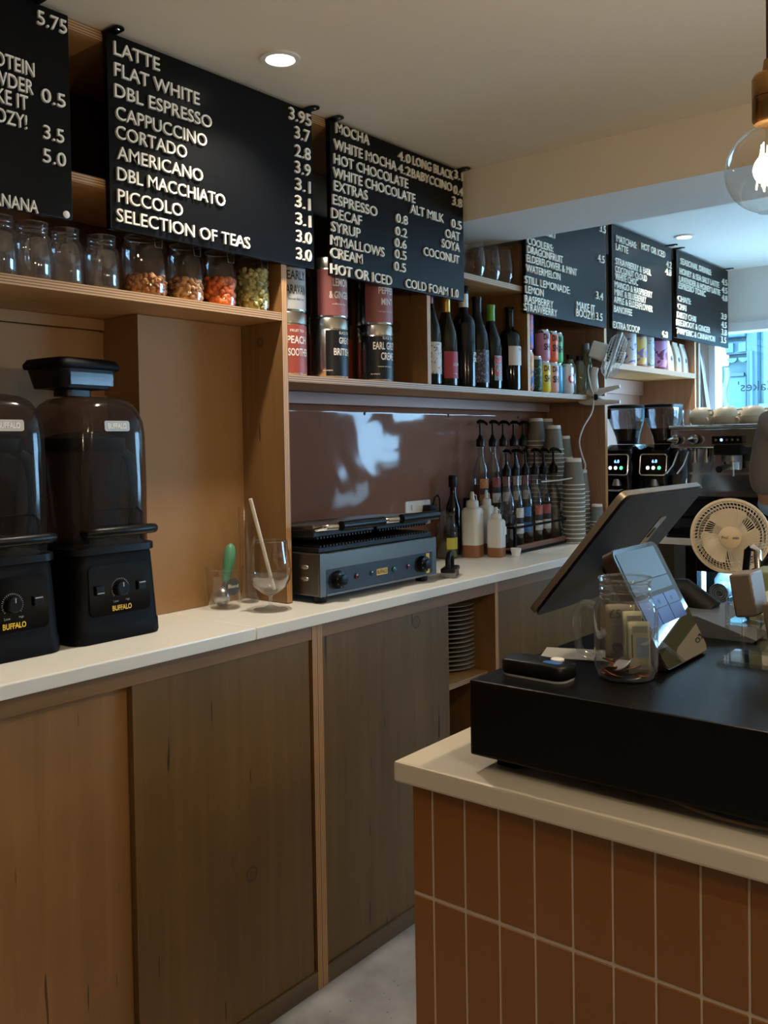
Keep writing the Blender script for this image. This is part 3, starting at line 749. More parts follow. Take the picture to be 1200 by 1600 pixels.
MB().lathe([(.0172, .3125), (.0172, .337), (.014, .34)], black_pl, n=24).build('stopper', last)
bottle('black wine bottle with speckled purple label, just left of the green capsule', 2.648, 'burgundy', g_dark, black_pl, .25, (lab_purple, .02, .13, 70), [], 1.04)
bottle('wine bottle with bright green capsule and painted red label', 2.735, 'burgundy', g_dark, plain('green foil', S(86, 150, 36), .4), .242, (lab_art, .030, .116, 40), [], .98)
bottle('broad dark wine bottle with plain cream label, last of the row by the divider', 2.862, 'bordeaux', g_dark, black_pl, .222, (lab_cream, .09, .158, 66), [('TAYLOR', .040, .008, .143, .35, lab_ink)], 1.0, sr=1.05)

# ---------------------------------------------------------------- drink cans
al = plain('can aluminium', S(205, 205, 205), 0.25, 1.0, var=.03)
def can(label, x, y, z, m, texts, r=.0285, h=.118, group='drink cans on the middle shelf', band=None):
    t = thing('drink_can', label, 'can', (x, y, z), 0, group)
    mb = MB(); mb.lathe([(r * .78, 0), (r * .85, .003), (r, .010), (r, h - .013)], m, n=28)
    mb.build('body', t)
    mb = MB(); mb.lathe([(r, h - .0128), (r * .84, h - .002), (r * .85, h), (r * .80, h), (r * .79, h - .003)], al, n=28); mb.build('top', t)
    if band:
        mm, z0, z1, half = band
        MB().loft([[((r + .0004) * math.cos(R(a)), (r + .0004) * math.sin(R(a)), zz) for a in range(-half, half + 1, 8)] for zz in (z0, z1)], mm, False, False, False).build('label', t)
    for tx, w, hh, zz, a, tm in texts:
        mb = MB(); letters(mb, tx, w, hh, .0004, tm, on_cyl(r + .0007, a, zz, w), .03); mb.build('lettering', t)
    return t
def dash(c): return [('DA', .026, .022, .080, -.45, c), ('SH', .028, .026, .040, -.40, c)]
ink = plain('black can ink', S(20, 20, 24), .45)
xC = -1.702
orange_lab = patch('blue and orange can print', S(36, 66, 140), S(220, 130, 50), S(226, 170, 70), 26)
blue_lab = patch('blue and red can print', S(40, 80, 170), S(196, 60, 60), S(70, 110, 190), 26)
can('tall orange and blue printed can against the divider, foot of its stack', xC, 2.958, 1.5235, orange_lab, [], .0285, .150)
can('tall blue and red printed can against the divider, on top of its stack', xC, 2.958, 1.6737, blue_lab, [], .0285, .145)
can('slim dark green can beside the printed can stack', xC + .006, 3.018, 1.5235, patch('dark green can print', S(24, 60, 40), S(18, 34, 34), S(60, 140, 80), 40), [], .0245, .133)
can('yellow can with black lettering on the shelf', xC, 3.085, 1.5235, plain('yellow can', S(226, 196, 44), .35), dash(ink))
can('pale pink can with black lettering under the orange can', xC, 3.150, 1.5235, plain('blush can', S(214, 160, 150), .35), dash(ink))
can('turquoise can between the pale pink can and the white cola can', xC - .012, 3.205, 1.5235, plain('turquoise can', S(44, 150, 186), .35), [])
can('silver white cola can with a red C', xC + .004, 3.266, 1.5235, plain('silver white can', S(212, 214, 214), .3, .2), [('C', .030, .040, .040, -.35, plain('red can ink', S(190, 36, 44), .4))])
can('mauve pink can with black lettering stacked on the yellow can', xC, 3.083, 1.6418, plain('mauve can', S(196, 140, 158), .35), dash(ink))
can('orange can with black lettering stacked on the pale pink can', xC, 3.149, 1.6418, plain('orange can', S(226, 92, 44), .35), dash(ink))
can('bright green can stacked on the turquoise can', xC - .010, 3.207, 1.6418, plain('green can', S(60, 176, 92), .35), dash(ink))
cord_m = glass('pale cordial bottle', (0.62, 0.60, 0.46, 1), .05, .1, .7, .35, S(150, 144, 112))
def cordial(label, x, y, h, cm, r=.026):
    t = thing('cordial_bottle', label, 'bottle', (x, y, 1.5235))
    MB().lathe([(r * .9, 0), (r, .004), (r, h * .62), (r * .9, h * .72), (r * .5, h * .86), (r * .48, h * .9)], cord_m, n=24).build('glass_body', t)
    MB().lathe([(r * .56, h * .885), (r * .56, h), (r * .5, h * 1.005)], cm, n=20).build('cap', t)
cordial('pale cordial bottle with dark cap next to the cola can', -1.712, 3.322, .160, black_pl)
cordial('pale cordial bottle with dark cap, right beside the clip fan', -1.700, 3.383, .158, black_pl)
cordial('tall dark capped bottle at the back behind the cordial bottles', -1.80, 3.40, .225, plain('navy cap', S(24, 28, 48), .4))
cordial('clear bottle with grey cap behind the clip fan motor', -1.712, 3.462, .215, plain('grey cap', S(120, 120, 122), .4))

# ---------------------------------------------------------------- stemless glasses under the beam
def stemless(label, y):
    o = MB().lathe([(.022, .002), (.030, .004), (.040, .030), (.042, .055), (.039, .09), (.033, .125)], clear, n=32, cap1=False).build('stemless_glass', loc=(-1.715, y, 1.8945))
    tag(o, label, 'glass', 'stemless wine glasses on the short shelf')
stemless('stemless wine glass on the short shelf, nearest the extras board', 2.635)
stemless('stemless wine glass on the short shelf, middle of three, set back', 2.735)
stemless('stemless wine glass on the short shelf, right hand one by the coolers board', 2.822)

# ---------------------------------------------------------------- coffee tubs and bags on the far shelf
def tub(label, y, r, h, m, lm, lines=()):
    t = thing('coffee_tub', label, 'tub', (-1.715, y, 1.6685), 0, 'coffee tubs on the far shelf')
    MB().lathe([(r * .97, 0), (r, .002), (r, h), (r * .9, h + .002)], m, n=28).build('body', t)
    MB().loft([[((r + .0005) * math.cos(R(a)), (r + .0005) * math.sin(R(a)), z) for a in range(-80, 81, 8)] for z in (.012, h * .86)], lm, False, False, False).build('label', t)
    for tx, w, hh, z, a in lines:
        mb = MB(); letters(mb, tx, w, hh, .0004, plain('violet tub ink', S(84, 80, 130), .5), on_cyl(r + .0008, a, z, w), .006); mb.build('lettering', t)
tub_w = plain('white tub card', S(214, 214, 212), .5)
tub('pale tub with blue print on the far shelf, behind the clip fan head', 3.87, .042, .155, tub_w, patch('pale blue swirl print', S(206, 208, 212), S(206, 208, 212), S(96, 110, 180), 30))
tub('yellow and violet swirl tub on the far shelf', 3.975, .046, .155, plain('brown tub card', S(120, 94, 84), .5), patch('yellow violet swirl print', S(120, 100, 150), S(196, 164, 74), S(196, 164, 74), 22), [('BREW', .02, .008, .08, .3)])
tub('slim pale tub with teal print, between the yellow and magenta swirl tubs', 4.085, .036, .15, tub_w, patch('pale teal print', S(196, 206, 206), S(196, 206, 206), S(90, 140, 150), 45), [('COFFEE', .03, .008, .09, .2)])
tub('magenta swirl tub on the far shelf next to the paper bags', 4.205, .050, .155, plain('maroon tub card', S(110, 44, 70), .5), patch('magenta swirl print', S(118, 40, 84), S(190, 140, 184), S(190, 140, 184), 20))
def pouch(label, y, w, h, m):
    mb = MB(); rings = []
    for f, d, ww in ((0, .045, 1), (.05, .05, 1.02), (.5, .042, 1), (.8, .022, .98), (.93, .006, .96), (1, .004, .96)):
        rings.append([(p[0], p[1], h * f) for p in rrect(0, 0, d, w * ww, .008, 3)])
    mb.loft(rings, m); t = thing('coffee_bag', label, 'bag', (-1.712, y, 1.6685), R(4), 'paper coffee bags on the far shelf')
    mb.build('pouch', t)
    mb = MB(); mb.lathe([(.011, 0), (.011, .0006)], plain('slate bag sticker', S(92, 104, 118), .5), n=18, M=Matrix.Translation((.0245, 0, h * .42)) @ Matrix.Rotation(R(84), 4, 'Y')); mb.build('sticker', t)
kraft = plain('pale kraft paper', S(206, 188, 166), .6, var=.08, bump=.4, bscale=60)
pouch('pale kraft coffee bag with a slate sticker next to the magenta tub', 4.325, .088, .15, kraft)
pouch('pale kraft coffee bag, middle one of the three bags', 4.425, .082, .148, kraft)
pouch('pale kraft coffee bag, last of the three bags at the shelf end', 4.517, .080, .146, plain('white coffee bag paper', S(214, 206, 196), .55, var=.06, bump=.4, bscale=60))

# ---------------------------------------------------------------- blenders
yellow_ink = plain('yellow logo ink', S(226, 186, 40), .45); grey_ink = plain('grey marking ink', S(170, 170, 168), .5)
silver_badge = plain('silver badge', S(170, 164, 154), .35, .6)
def ringz(cx, cy, w, d, r, z, n=6): return [(p[0], p[1], z) for p in rrect(cx, cy, w, d, r, n)]
def blender(label, y, rz=0.0):
    t = thing('blender', label, 'blender', (-1.765, y, .9355), rz, 'lidded blenders on the worktop')
    mb = MB()
    mb.loft([ringz(0, 0, .224, .216, .03, .0), ringz(0, 0, .228, .219, .03, .006), ringz(0, 0, .226, .217, .03, .030), ringz(0, 0, .222, .214, .03, .034), ringz(0, 0, .210, .196, .03, .178), ringz(0, 0, .200, .186, .03, .186)], black_mat)
    mb.build('motor_base', t)
    # front panel: x is the depth axis, front at +x
    T = Matrix.Translation((.1095, 0, .108)) @ Matrix.Rotation(R(-2.6), 4, 'Y')
    mb = MB(); mb.prism([(p[0], p[1]) for p in rrect(0, 0, .150, .105, .012)], 'X', -.004, .0008, black_gl, T); mb.build('control_panel', t)
    mb = MB(); mb.lathe([(.016, 0), (.015, .012), (.012, .014)], black_pl, n=24, M=T @ Matrix.Rotation(R(90), 4, 'Y')); mb.box(.013, .0145, -.001, .001, .004, .013, grey_ink, M=T); mb.build('knob', t)
    mb = MB()
    for k in range(25):
        a = R(-40 + 260 * k / 24); mb.box(0, .0012, -.0005, .0005, .0195, .0225, grey_ink, M=T @ Matrix.Rotation(a - R(90), 4, 'X'))
    for s, u in (('Low', -.018), ('High', .012)): letters(mb, s, None, .005, .0004, grey_ink, lambda uu, v, n, u=u: T @ Vector((.001 + n, u + uu, -.028 + v)), .0)
    mb.build('scale_marks', t)
    for s in (-1, 1):
        mb = MB(); mb.box(0, .007, s * .052 - .010, s * .052 + .010, -.009, .011, black_pl, bev=.002, M=T); mb.box(.0065, .0085, s * .052 - .008, s * .052 + .008, -.005 if s < 0 else .006, -.003 if s < 0 else .008, grey_ink, M=T); mb.build('switch', t)
    mb = MB(); letters(mb, 'BUFFALO', .048, .0115, .0006, yellow_ink, lambda u, v, n: T @ Vector((.001 + n, -.022 + u, -.046 + v)), .03); mb.build('lettering', t)
    mb = MB(); mb.loft([ringz(0, 0, .200, .196, .03, .181), ringz(0, 0, .214, .212, .034, .184), ringz(0, 0, .214, .212, .034, .198), ringz(0, 0, .204, .202, .03, .200)], black_pl); mb.build('collar', t)
    H = [(.206, .204, .05, .1995), (.206, .207, .05, .33), (.206, .208, .055, .435), (.203, .206, .06, .462), (.194, .199, .068, .484), (.176, .184, .072, .501), (.144, .156, .066, .512), (.09, .10, .045, .5165), (.03, .04, .015, .5175)]
    mb = MB(); mb.loft([ringz(0, 0, w, d, r, z, 8) for w, d, r, z in H], smoke, False, True); mb.build('hood', t)
    mb = MB(); pts = [(.102, -.078, .228), (.120, -.077, .230), (.127, -.062, .231), (.127, .066, .231), (.120, .081, .230), (.102, .082, .228)]
    mb.tube(pts, .0105, black_pl, 12); mb.build('handle', t)
    mb = MB(); mb.tube([(.1045, -.066, .205), (.1045, -.066, .262), (.1045, -.054, .278), (.1045, .05, .278), (.1045, .066, .264), (.1045, .066, .205)], .0025, smoke, 6); mb.build('hood_window_rib', t)
    B = Matrix.Translation((.1035, .005, .452)) @ Matrix.Rotation(R(-4), 4, 'Y')
    mb = MB(); mb.prism(rrect(0, 0, .062, .022, .005), 'X', -.002, .002, silver_badge, B)
    letters(mb, 'BUFFALO', .046, .012, .0007, plain('pale badge lettering', S(220, 216, 208), .4), lambda u, v, n: B @ Vector((.002 + n, -.023 + u, -.006 + v)), .03); mb.build('badge', t)
    # jug inside the hood
    jug = MB().loft([ringz(-.01, -.005, .11, .11, .025, .200), ringz(-.01, -.005, .115, .115, .025, .24), ringz(-.01, -.005, .14, .14, .03, .40)], smoke, True, False).build('jug', t)
    mb = MB(); mb.loft([ringz(-.01, -.005, .142, .142, .03, .400), ringz(-.01, -.005, .148, .148, .03, .404), ringz(-.01, -.005, .146, .146, .03, .428), ringz(-.01, -.005, .08, .08, .03, .440)], black_pl); mb.build('jug_lid', t)
    mb = MB(); mb.tube([(.02, .062, .405), (.035, .084, .385), (.04, .089, .34), (.04, .086, .30), (.038, .080, .215)], [.012, .013, .012, .009, .007], black_pl, 10); mb.build('jug_handle', t)
    return t
blender('black blender under a smoky clear hood, cut by the left edge of the photo', .915)
blender('black blender under a smoky clear hood, the right one, a tub standing on it', 1.158)
t = thing('storage_tub', 'black lidded plastic tub standing on top of the right blender hood', 'tub', (-1.775, 1.132, 1.4538), R(8))
mb = MB(); mb.loft([ringz(0, 0, .05, .075, .015, 0), ringz(0, 0, .05, .075, .015, .013), ringz(0, 0, .105, .138, .02, .016), ringz(0, 0, .122, .155, .02, .056)], black_pl); mb.build('body', t)
mb = MB(); mb.loft([ringz(0, 0, .130, .166, .02, .0565), ringz(0, 0, .134, .170, .02, .060), ringz(0, 0, .134, .170, .02, .067), ringz(0, 0, .122, .158, .02, .077), ringz(0, 0, .09, .12, .02, .081)], black_mat); mb.build('lid', t)
mb = MB(); mb.box(.0575, .0595, -.055, .062, .022, .052, glass('grey tub window', (.4, .42, .46, 1), .12, .03, .3, .25, (.06, .07, .08, 1)), bev=.0008); mb.build('clear_panel', t)

# ---------------------------------------------------------------- cup with scoop, wine glass, tall tumbler
t = thing('plastic_cup', 'clear plastic cup with a dark round Blend sticker by the alcove wall', 'cup', (-1.755, 1.535, .9355))
MB().lathe([(.036, .002), (.040, .006), (.046, .098), (.049, .100), (.0495, .104), (.047, .105)], clear, n=32, cap1=False).build('cup_body', t)
MB().lathe([(.036, .001), (.036, .0025)], clear, n=28).build('base', t)
a0 = R(-12)
mb = MB(); mb.loft([[]] if False else [[((.0455 + .0) * math.cos(a0 + dx), (.0455) * math.sin(a0 + dx), .058 + dz) for dx, dz in [(.46 * math.cos(k * PI / 12) * s, .021 * math.sin(k * PI / 12) * s) for k in range(24)]] for s in (.999, .02)], plain('dark grey sticker', S(70, 74, 70), .5), False, True)
letters(mb, 'Blend', .028, .009, .0004, letter_m, on_cyl(.0462, a0, .055, .028), .0); mb.build('sticker', t)
t = thing('ice_cream_scoop', 'scoop with green handle standing in the clear plastic cup', 'scoop', (-1.758, 1.532, .939))
gm = plain('matt green handle', S(84, 146, 110), .45)
mb = MB(); mb.tube([(0.000, .010, .062), (.001, .015, .085), (.002, .021, .115), (.002, .025, .138), (.002, .027, .150), (.002, .0275, .156)], [.0095, .0125, .0155, .0145, .010, .003], gm, 14); mb.build('handle', t)
mb = MB(); mb.tube([(0, .004, .044), (0, .010, .064)], .008, steel, 10); mb.ball((0, -.004, .026), .024, steel, 18, 10, (1, .85, 1)); mb.build('bowl', t)

t = thing('wine_glass', 'stemmed glass of water with a paper straw, beside the plywood post', 'glass', (-1.634, 1.577, .9355))
foot = [(.0425, .001), (.0425, .0025), (.02, .006), (.0055, .012), (.0048, .030), (.006, .038)]
MB().lathe(foot, clear_thick, n=32).build('foot_and_stem', t)
bowl = [(.006, .036), (.022, .044), (.040, .058), (.050, .076), (.0525, .095), (.050, .125), (.046, .150), (.043, .171)]
MB().lathe(bowl, clear, n=36, cap0=False, cap1=False).build('bowl', t)
mb = MB(); mb.torus((0, 0, .171), .043, .0007, clear_thick, n=36, k=6); mb.build('rim', t)
wat = glass('water', (.96, .97, .96, 1), .02, .16, .95, .05, (.75, .72, .68, 1))
mb = MB(); mb.lathe([(.004, .040), (.021, .0465), (.0388, .060), (.0485, .0775), (.0505, .086), (.0, .0862)], wat, n=36); o = mb.build('water', loc=(-1.634, 1.577, .9355)); tag(o, 'water filling the lower third of the stemmed glass', 'water', None, 'stuff')
o = MB().tube([(.004, .012, .048), (-.006, -.052, .276)], .0048, plain('white paper straw', S(226, 214, 192), .6), 12).build('straw', loc=(-1.634, 1.574, .937))
tag(o, 'white paper straw leaning in the stemmed glass', 'straw')
t = thing('tall_tumbler', 'tall slim clear tumbler in the alcove corner, behind the stemmed glass', 'glass', (-1.765, 1.630, .9355))
MB().lathe([(.022, .001), (.024, .004), (.027, .245), (.0275, .247)], clear, n=28, cap1=False).build('glass_body', t)
mb = MB(); mb.tube([(.026, -.004, .17), (.05, -.03, .165), (.052, -.034, .15)], .0028, clear_thick, 8); mb.build('spout', t)

# ---------------------------------------------------------------- contact grill
t = thing('contact_grill', 'stainless double contact grill with black handles on the worktop', 'grill', (-1.58, 1.70, .9355))
GW = .505
pl_st = plain('satin stainless sheet', S(106, 100, 94), .38, .95, var=.04, scale=20)
navy = plain('dark blue control panel', S(30, 34, 44), .35)
mb = MB(); mb.box(-.30, -.004, 0, GW, .018, .128, pl_st, bev=.004)
mb.box(-.004, .0, 0, .022, .018, .128, pl_st); mb.box(-.004, .0, GW - .02, GW, .018, .128, pl_st); mb.box(-.004, .0, .022, GW - .02, .086, .126, pl_st); mb.box(-.004, .002, .022, GW - .02, .018, .024, pl_st); mb.build('body', t)
mb = MB(); mb.box(-.004, .0005, .0225, GW - .0205, .0245, .0855, navy); mb.build('control_panel', t)
mb = MB(); mb.box(.0006, .0012, GW - .052, GW - .036, .026, .084, yellow_ink); mb.build('warning_strip', t)
mb = MB(); mb.box(.0006, .0012, .225, .272, .047, .064, yellow_ink); letters(mb, 'BUFFALO', .042, .011, .0004, navy, on_x(.0012, .2275, .050), .02); mb.build('lettering', t)
for k, yy in enumerate((.066, .432)):
    kb = MB().lathe([(.024, .0), (.022, .014), (.014, .016), (.013, .024), (.008, .025)], black_pl, n=24, M=Matrix.Translation((.001, yy, .056)) @ Matrix.Rotation(R(90), 4, 'Y')).build('knob', t)
    mb = MB(); mb.box(.0155, .0175, yy - .001, yy + .018, .055, .059, grey_ink)
    for q in range(7):
        a = R(30 + 45 * q); mb.box(.0150, .0168, yy + .018 * math.cos(a) - .001, yy + .018 * math.cos(a) + .001, .056 + .018 * math.sin(a) - .001, .056 + .018 * math.sin(a) + .001, grey_ink)
    mb.build('pointer', kb)
for yy, cc in ((.140, (.10, .012, .012, 1)), (.203, (.015, .08, .07, 1)), (.300, (.015, .08, .07, 1)), (.365, (.10, .012, .012, 1))):
    mb = MB(); mb.lathe([(.0075, 0), (.0065, .003), (.003, .004)], plain('indicator %g' % yy, cc, .15), n=16, M=Matrix.Translation((.001, yy, .056)) @ Matrix.Rotation(R(90), 4, 'Y')); mb.build('indicator_light', t)
for xx in (-.27, -.03):
    for yy in (.03, GW - .035):
        mb = MB(); mb.lathe([(.017, 0), (.018, .003), (.018, .018)], black_pl, (xx, yy, 0), 18); mb.build('foot', t)
for zz in (.062, .092):
    mb = MB(); mb.ball((-.055, -.001, zz), .009, steel, 12, 8, (1.8, .5, .7)); mb.build('side_vent', t)
iron = plain('black cast iron', S(20, 19, 20), .5, .3, bump=.4, bscale=90)
mb = MB(); mb.box(-.285, -.012, .008, GW - .008, .129, .142, iron, bev=.002)
for k in range(38): mb.box(-.28, -.013, .016 + k * .0125, .021 + k * .0125, .142, .147, iron)
mb.build('lower_plate', t)
for k, y0 in enumerate((.004, .258)):
    M = Matrix.Translation((-.285, 0, .150)) @ Matrix.Rotation(R(-4), 4, 'Y')
    W = .243
    u = MB()
    u.box(.0, .262, y0, y0 + W, 0, .022, iron, bev=.003, M=M)
    for q in range(18): u.box(.006, .262, y0 + .012 + q * .0125, y0 + .017 + q * .0125, -.005, 0, iron, M=M)
    up = u.build('upper_plate', t)
    mb = MB(); mb.box(.0, .258, y0 + .002, y0 + W - .002, .022, .032, pl_st, bev=.003, M=M); mb.build('lid_sheet', up)
    hz = .020
    mb = MB(); mb.tube([M @ Vector((.255, y0 + .012, hz)), M @ Vector((.292, y0 + .020, hz + .004)), M @ Vector((.300, y0 + .050, hz + .004))], .009, chrome, 10); mb.build('handle_bracket', up)
    mb = MB(); mb.tube([M @ Vector((.255, y0 + W - .004, hz)), M @ Vector((.296, y0 + W + .004, hz + .004))], .008, chrome, 10); mb.build('handle_bracket', up)
    mb = MB(); mb.tube([M @ Vector((.299, y0 + .066, hz + .004)), M @ Vector((.299, y0 + W - .004, hz + .004))], .013, black_pl, 14); mb.build('handle', up)
t = thing('wire_brush', 'black wire cleaning brush lying beside the grill', 'brush', (-1.585, 2.285, .9355), R(25))
mb = MB(); mb.box(-.022, .022, -.05, .045, .016, .030, black_pl, bev=.004); mb.build('brush_head', t)
mb = MB(); mb.tube([(0, -.040, .028), (0, -.042, .055), (0, -.025, .070), (0, .010, .070), (0, .026, .056), (0, .026, .030)], .008, black_pl, 10); mb.build('handle', t)
mb = MB()
for i in range(7):
    for j in range(12): mb.box(-.019 + i * .0062, -.0178 + i * .0062, -.044 + j * .0075, -.0428 + j * .0075, 0, .017, steel)
o = mb.build('bristles', t); o['kind'] = 'stuff'

# ---------------------------------------------------------------- socket and plug
t = thing('wall_socket', 'white double wall socket on the splashback behind the grill', 'socket', (-1.9470, 2.60, 1.095))
mb = MB(); mb.prism(rrect(0, 0, .146, .086, .006), 'X', 0, .009, white_pl)
mb.build('face_plate', t)
for yy in (-.04, .02): MB().box(.009, .0125, yy, yy + .012, .012, .030, white_pl, bev=.001).build('switch', t)
t = thing('mains_plug', 'black mains plug with looped cable in the white wall socket', 'plug', (-1.9375, 2.645, 1.095))
mb = MB(); mb.box(0, .036, -.024, .024, -.024, .026, black_pl, bev=.005); mb.build('plug_body', t)
mb = MB(); mb.tube([(.024, .01, .026), (.03, .014, .052), (.034, .026, .060), (.036, .036, .046), (.036, .038, 0), (.036, .034, -.05), (.034, .01, -.09), (.03, -.03, -.13)], .0035, black_pl, 8); mb.build('cable', t)

# ---------------------------------------------------------------- oil jar, bottles
t = thing('oil_jar', 'clear clip jar of green dressing with a yellow label, beside the grill', 'jar', (-1.85, 2.650, .9355))
MB().lathe([(.034, .002), (.038, .006), (.038, .11), (.030, .130), (.028, .150)], clear, n=28, cap1=False).build('glass_body', t)
MB().lathe([(.0345, .004), (.0345, .062), (.0, .063)], plain('dark green dressing', S(84, 82, 48), .4, var=.3, scale=120), n=24).build('contents', t)
MB().lathe([(.029, .151), (.031, .153), (.031, .160), (.02, .166)], clear, n=24).build('lid', t)
MB().loft([[(.0386 * math.cos(a), .0386 * math.sin(a), z) for a in [R(-58 + 6 * k) for k in range(13)]] for z in (.034, .074)], plain('yellow paper label', S(196, 186, 70), .6), False, False, False).build('label', t)
t = thing('spirit_bottle', 'slim clear bottle with black pourer top, behind the squeeze bottles', 'bottle', (-1.885, 2.742, .9355))
MB().lathe([(.026, 0), (.028, .004), (.028, .17), (.012, .215), (.011, .25)], plain('dark spirit glass', S(14, 15, 20), .08), n=24).build('glass_body', t)
MB().lathe([(.016, .245), (.0165, .25), (.0165, .285), (.014, .288)], black_pl, n=20).build('cap', t)
milky = plain('milky squeeze plastic', S(206, 206, 200), .45, var=.03, sss=.2); amber = plain('amber syrup through plastic', S(140, 92, 62), .45, var=.08)
def squeeze(label, x, y, w, h, liq, sticker=False):
    t = thing('squeeze_bottle', label, 'bottle', (x, y, .9355), R(8))
    MB().loft([ringz(0, 0, w * .94, w * .94, w * .25, 0), ringz(0, 0, w, w, w * .25, .005), ringz(0, 0, w, w, w * .25, liq)], amber).build('liquid', t)
    MB().loft([ringz(0, 0, w, w, w * .25, liq), ringz(0, 0, w, w, w * .25, h * .70), ringz(0, 0, w * .9, w * .9, w * .3, h * .745), ringz(0, 0, w * .6, w * .6, w * .29, h * .765)], milky).build('body', t)
    MB().lathe([(w * .34, h * .76), (w * .35, h * .78), (w * .33, h * .855), (w * .14, h * .875), (w * .10, h * .985), (w * .05, h)], milky, n=20).build('nozzle', t)
    mb = MB(); mb.tube([(0, w * .3, h * .80), (0, w * .55, h * .86), (0, w * .5, h * .93), (0, w * .12, h * .96)], .002, milky, 6); mb.build('tip_strap', t)
    if sticker: MB().box(w / 2 + .0002, w / 2 + .001, -.002, w * .42, h * .44, h * .60, plain('white note sticker', S(222, 220, 214), .6)).build('label', t)
squeeze('large milky squeeze bottle with a little amber syrup', -1.790, 2.722, .066, .232, .044)
squeeze('small milky squeeze bottle with white note, in front of the others', -1.722, 2.770, .056, .176, .034, True)
squeeze('tall milky squeeze bottle standing behind the small one', -1.80, 2.830, .052, .232, .040)
t = thing('portion_cups', 'little white fluted paper cups nested in front of the syrup rack', 'cup', (-1.668, 2.812, .9355))
for k in range(2):
    mb = MB(); rr = [[((r + .0011 * (i % 2)) * math.cos(2 * PI * i / 32), (r + .0011 * (i % 2)) * math.sin(2 * PI * i / 32), z) for i in range(32)] for r, z in ((.012, .0005), (.018, .024))]
    mb.loft([[(p[0] * (1 - .0 * k), p[1], p[2] + .005 * k) for p in r_] for r_ in rr], plain('white paper', S(226, 224, 220), .7), True, False); mb.build('paper_cup', t)

# ---------------------------------------------------------------- syrup rack and bottles
t = thing('syrup_rack', 'black metal two tier syrup rack with a wooden front board', 'rack', (-1.694, 2.850, .9355), R(3))
fm = black_mat; L = .50; D = .205
mb = MB()
for (x, y, z) in ((0, 0, .10), (0, L, .10), (-D, 0, .20), (-D, L, .20)): mb.box(x - .005, x + .005, y - .005, y + .005, 0, z, fm)
for z, x in ((.004, 0), (.004, -D), (.092, 0), (.19, -D)): mb.box(x - .004, x + .004, 0, L, z, z + .008, fm)
for y in (0, L):
    mb.box(-D, 0, y - .004, y + .004, .004, .012, fm); mb.box(-D, -.1, y - .004, y + .004, .116, .122, fm); mb.box(-D / 2 - .02, 0, y - .004, y + .004, .092, .100, fm); mb.box(-.125, -.118, y - .004, y + .004, .0, .12, fm)
mb.build('frame', t)
MB().box(-.112, -.006, .006, L - .006, .0125, .020, walnutish).build('lower_board', t)
MB().box(-.006, .0, .006, L - .006, .008, .030, wood('reddish rack wood', S(96, 58, 40), S(132, 84, 58), 'Y', 1.2, .5, knots=False)).build('front_board', t)
MB().box(-D + .004, -.118, .006, L - .006, .1225, .130, walnutish).build('upper_board', t)
syr_g = glass('syrup bottle glass', (.80, .82, .82, 1), .03, .10, .75)
def syrup(label, x, y, z, liq, lm, rz=0.0, big=1.0):
    t = thing('syrup_bottle', label, 'bottle', (x, y, z), rz)
    k = big
    MB().lathe([(.026 * k, .0), (.029 * k, .003), (.029 * k, .150), (.027 * k, .172), (.016, .205), (.0125, .222), (.0125, .262)], syr_g, n=24, cap1=False).build('glass_body', t)
    MB().lathe([(.026 * k, .003), (.0275 * k, .006), (.0275 * k, .118), (.0, .119)], liq, n=20).build('syrup', t)
    if lm: MB().loft([[(.0296 * k * math.cos(a), .0296 * k * math.sin(a), zz) for a in [R(-40 + 8 * q) for q in range(11)]] for zz in (.045, .140)], lm, False, False, False).build('label', t)
    mb = MB(); mb.lathe([(.014, .258), (.0165, .260), (.0165, .284), (.009, .292), (.006, .303)], black_pl, n=18)
    mb.build('pump_collar', t)
    mb = MB(); mb.lathe([(.0042, .300), (.0042, .345)], black_pl, n=10); mb.tube([(-.012, -.004, .350), (0, 0, .354), (.018, .004, .352), (.032, .008, .344), (.034, .009, .338)], [.006, .0075, .006, .0045, .004], black_pl, 10); mb.build('pump_head', t)
    return t
dk = plain('dark brown syrup', S(40, 24, 18), .3, var=.1); am = plain('amber brown syrup', S(96, 50, 26), .3, var=.1); cl = plain('pale syrup', S(120, 112, 92), .3, var=.1)
def lab3(name, a, c):
    """tall label: picture, dark band with a round crest, second picture"""
    m, nt, n, l, p = nodes_of(name)
    tc = n.new('ShaderNodeTexCoord'); sp = n.new('ShaderNodeSeparateXYZ'); l.new(tc.outputs['Object'], sp.inputs[0])
    r = n.new('ShaderNodeValToRGB'); r.color_ramp.interpolation = 'CONSTANT'
    mr = n.new('ShaderNodeMapRange'); mr.inputs['From Min'].default_value = .045; mr.inputs['From Max'].default_value = .14; l.new(sp.outputs['Z'], mr.inputs[0])
    r.color_ramp.elements[0].color = c; r.color_ramp.elements[1].position = .38; r.color_ramp.elements[1].color = S(22, 22, 26)
    e = r.color_ramp.elements.new(.62); e.color = a
    l.new(mr.outputs[0], r.inputs[0])
    no = n.new('ShaderNodeTexNoise'); no.inputs['Scale'].default_value = 90; l.new(tc.outputs['Object'], no.inputs['Vector'])
    mx = n.new('ShaderNodeMixRGB'); mx.blend_type = 'OVERLAY'; mx.inputs[0].default_value = .8; l.new(r.outputs[0], mx.inputs[1]); l.new(no.outputs['Fac'], mx.inputs[2])
    l.new(mx.outputs[0], p.inputs['Base Color']); p.inputs['Roughness'].default_value = .5
    return m
L1 = lab3('white picture label', S(200, 190, 176), S(206, 204, 196)); L2 = lab3('blue picture label', S(60, 120, 180), S(60, 116, 176)); L3 = lab3('red picture label', S(160, 84, 62), S(200, 190, 184)); L4 = lab3('maroon picture label', S(150, 70, 70), S(196, 188, 186)); L5 = lab3('orange picture label', S(180, 116, 60), S(150, 96, 60))
fz = .9355 + .0205
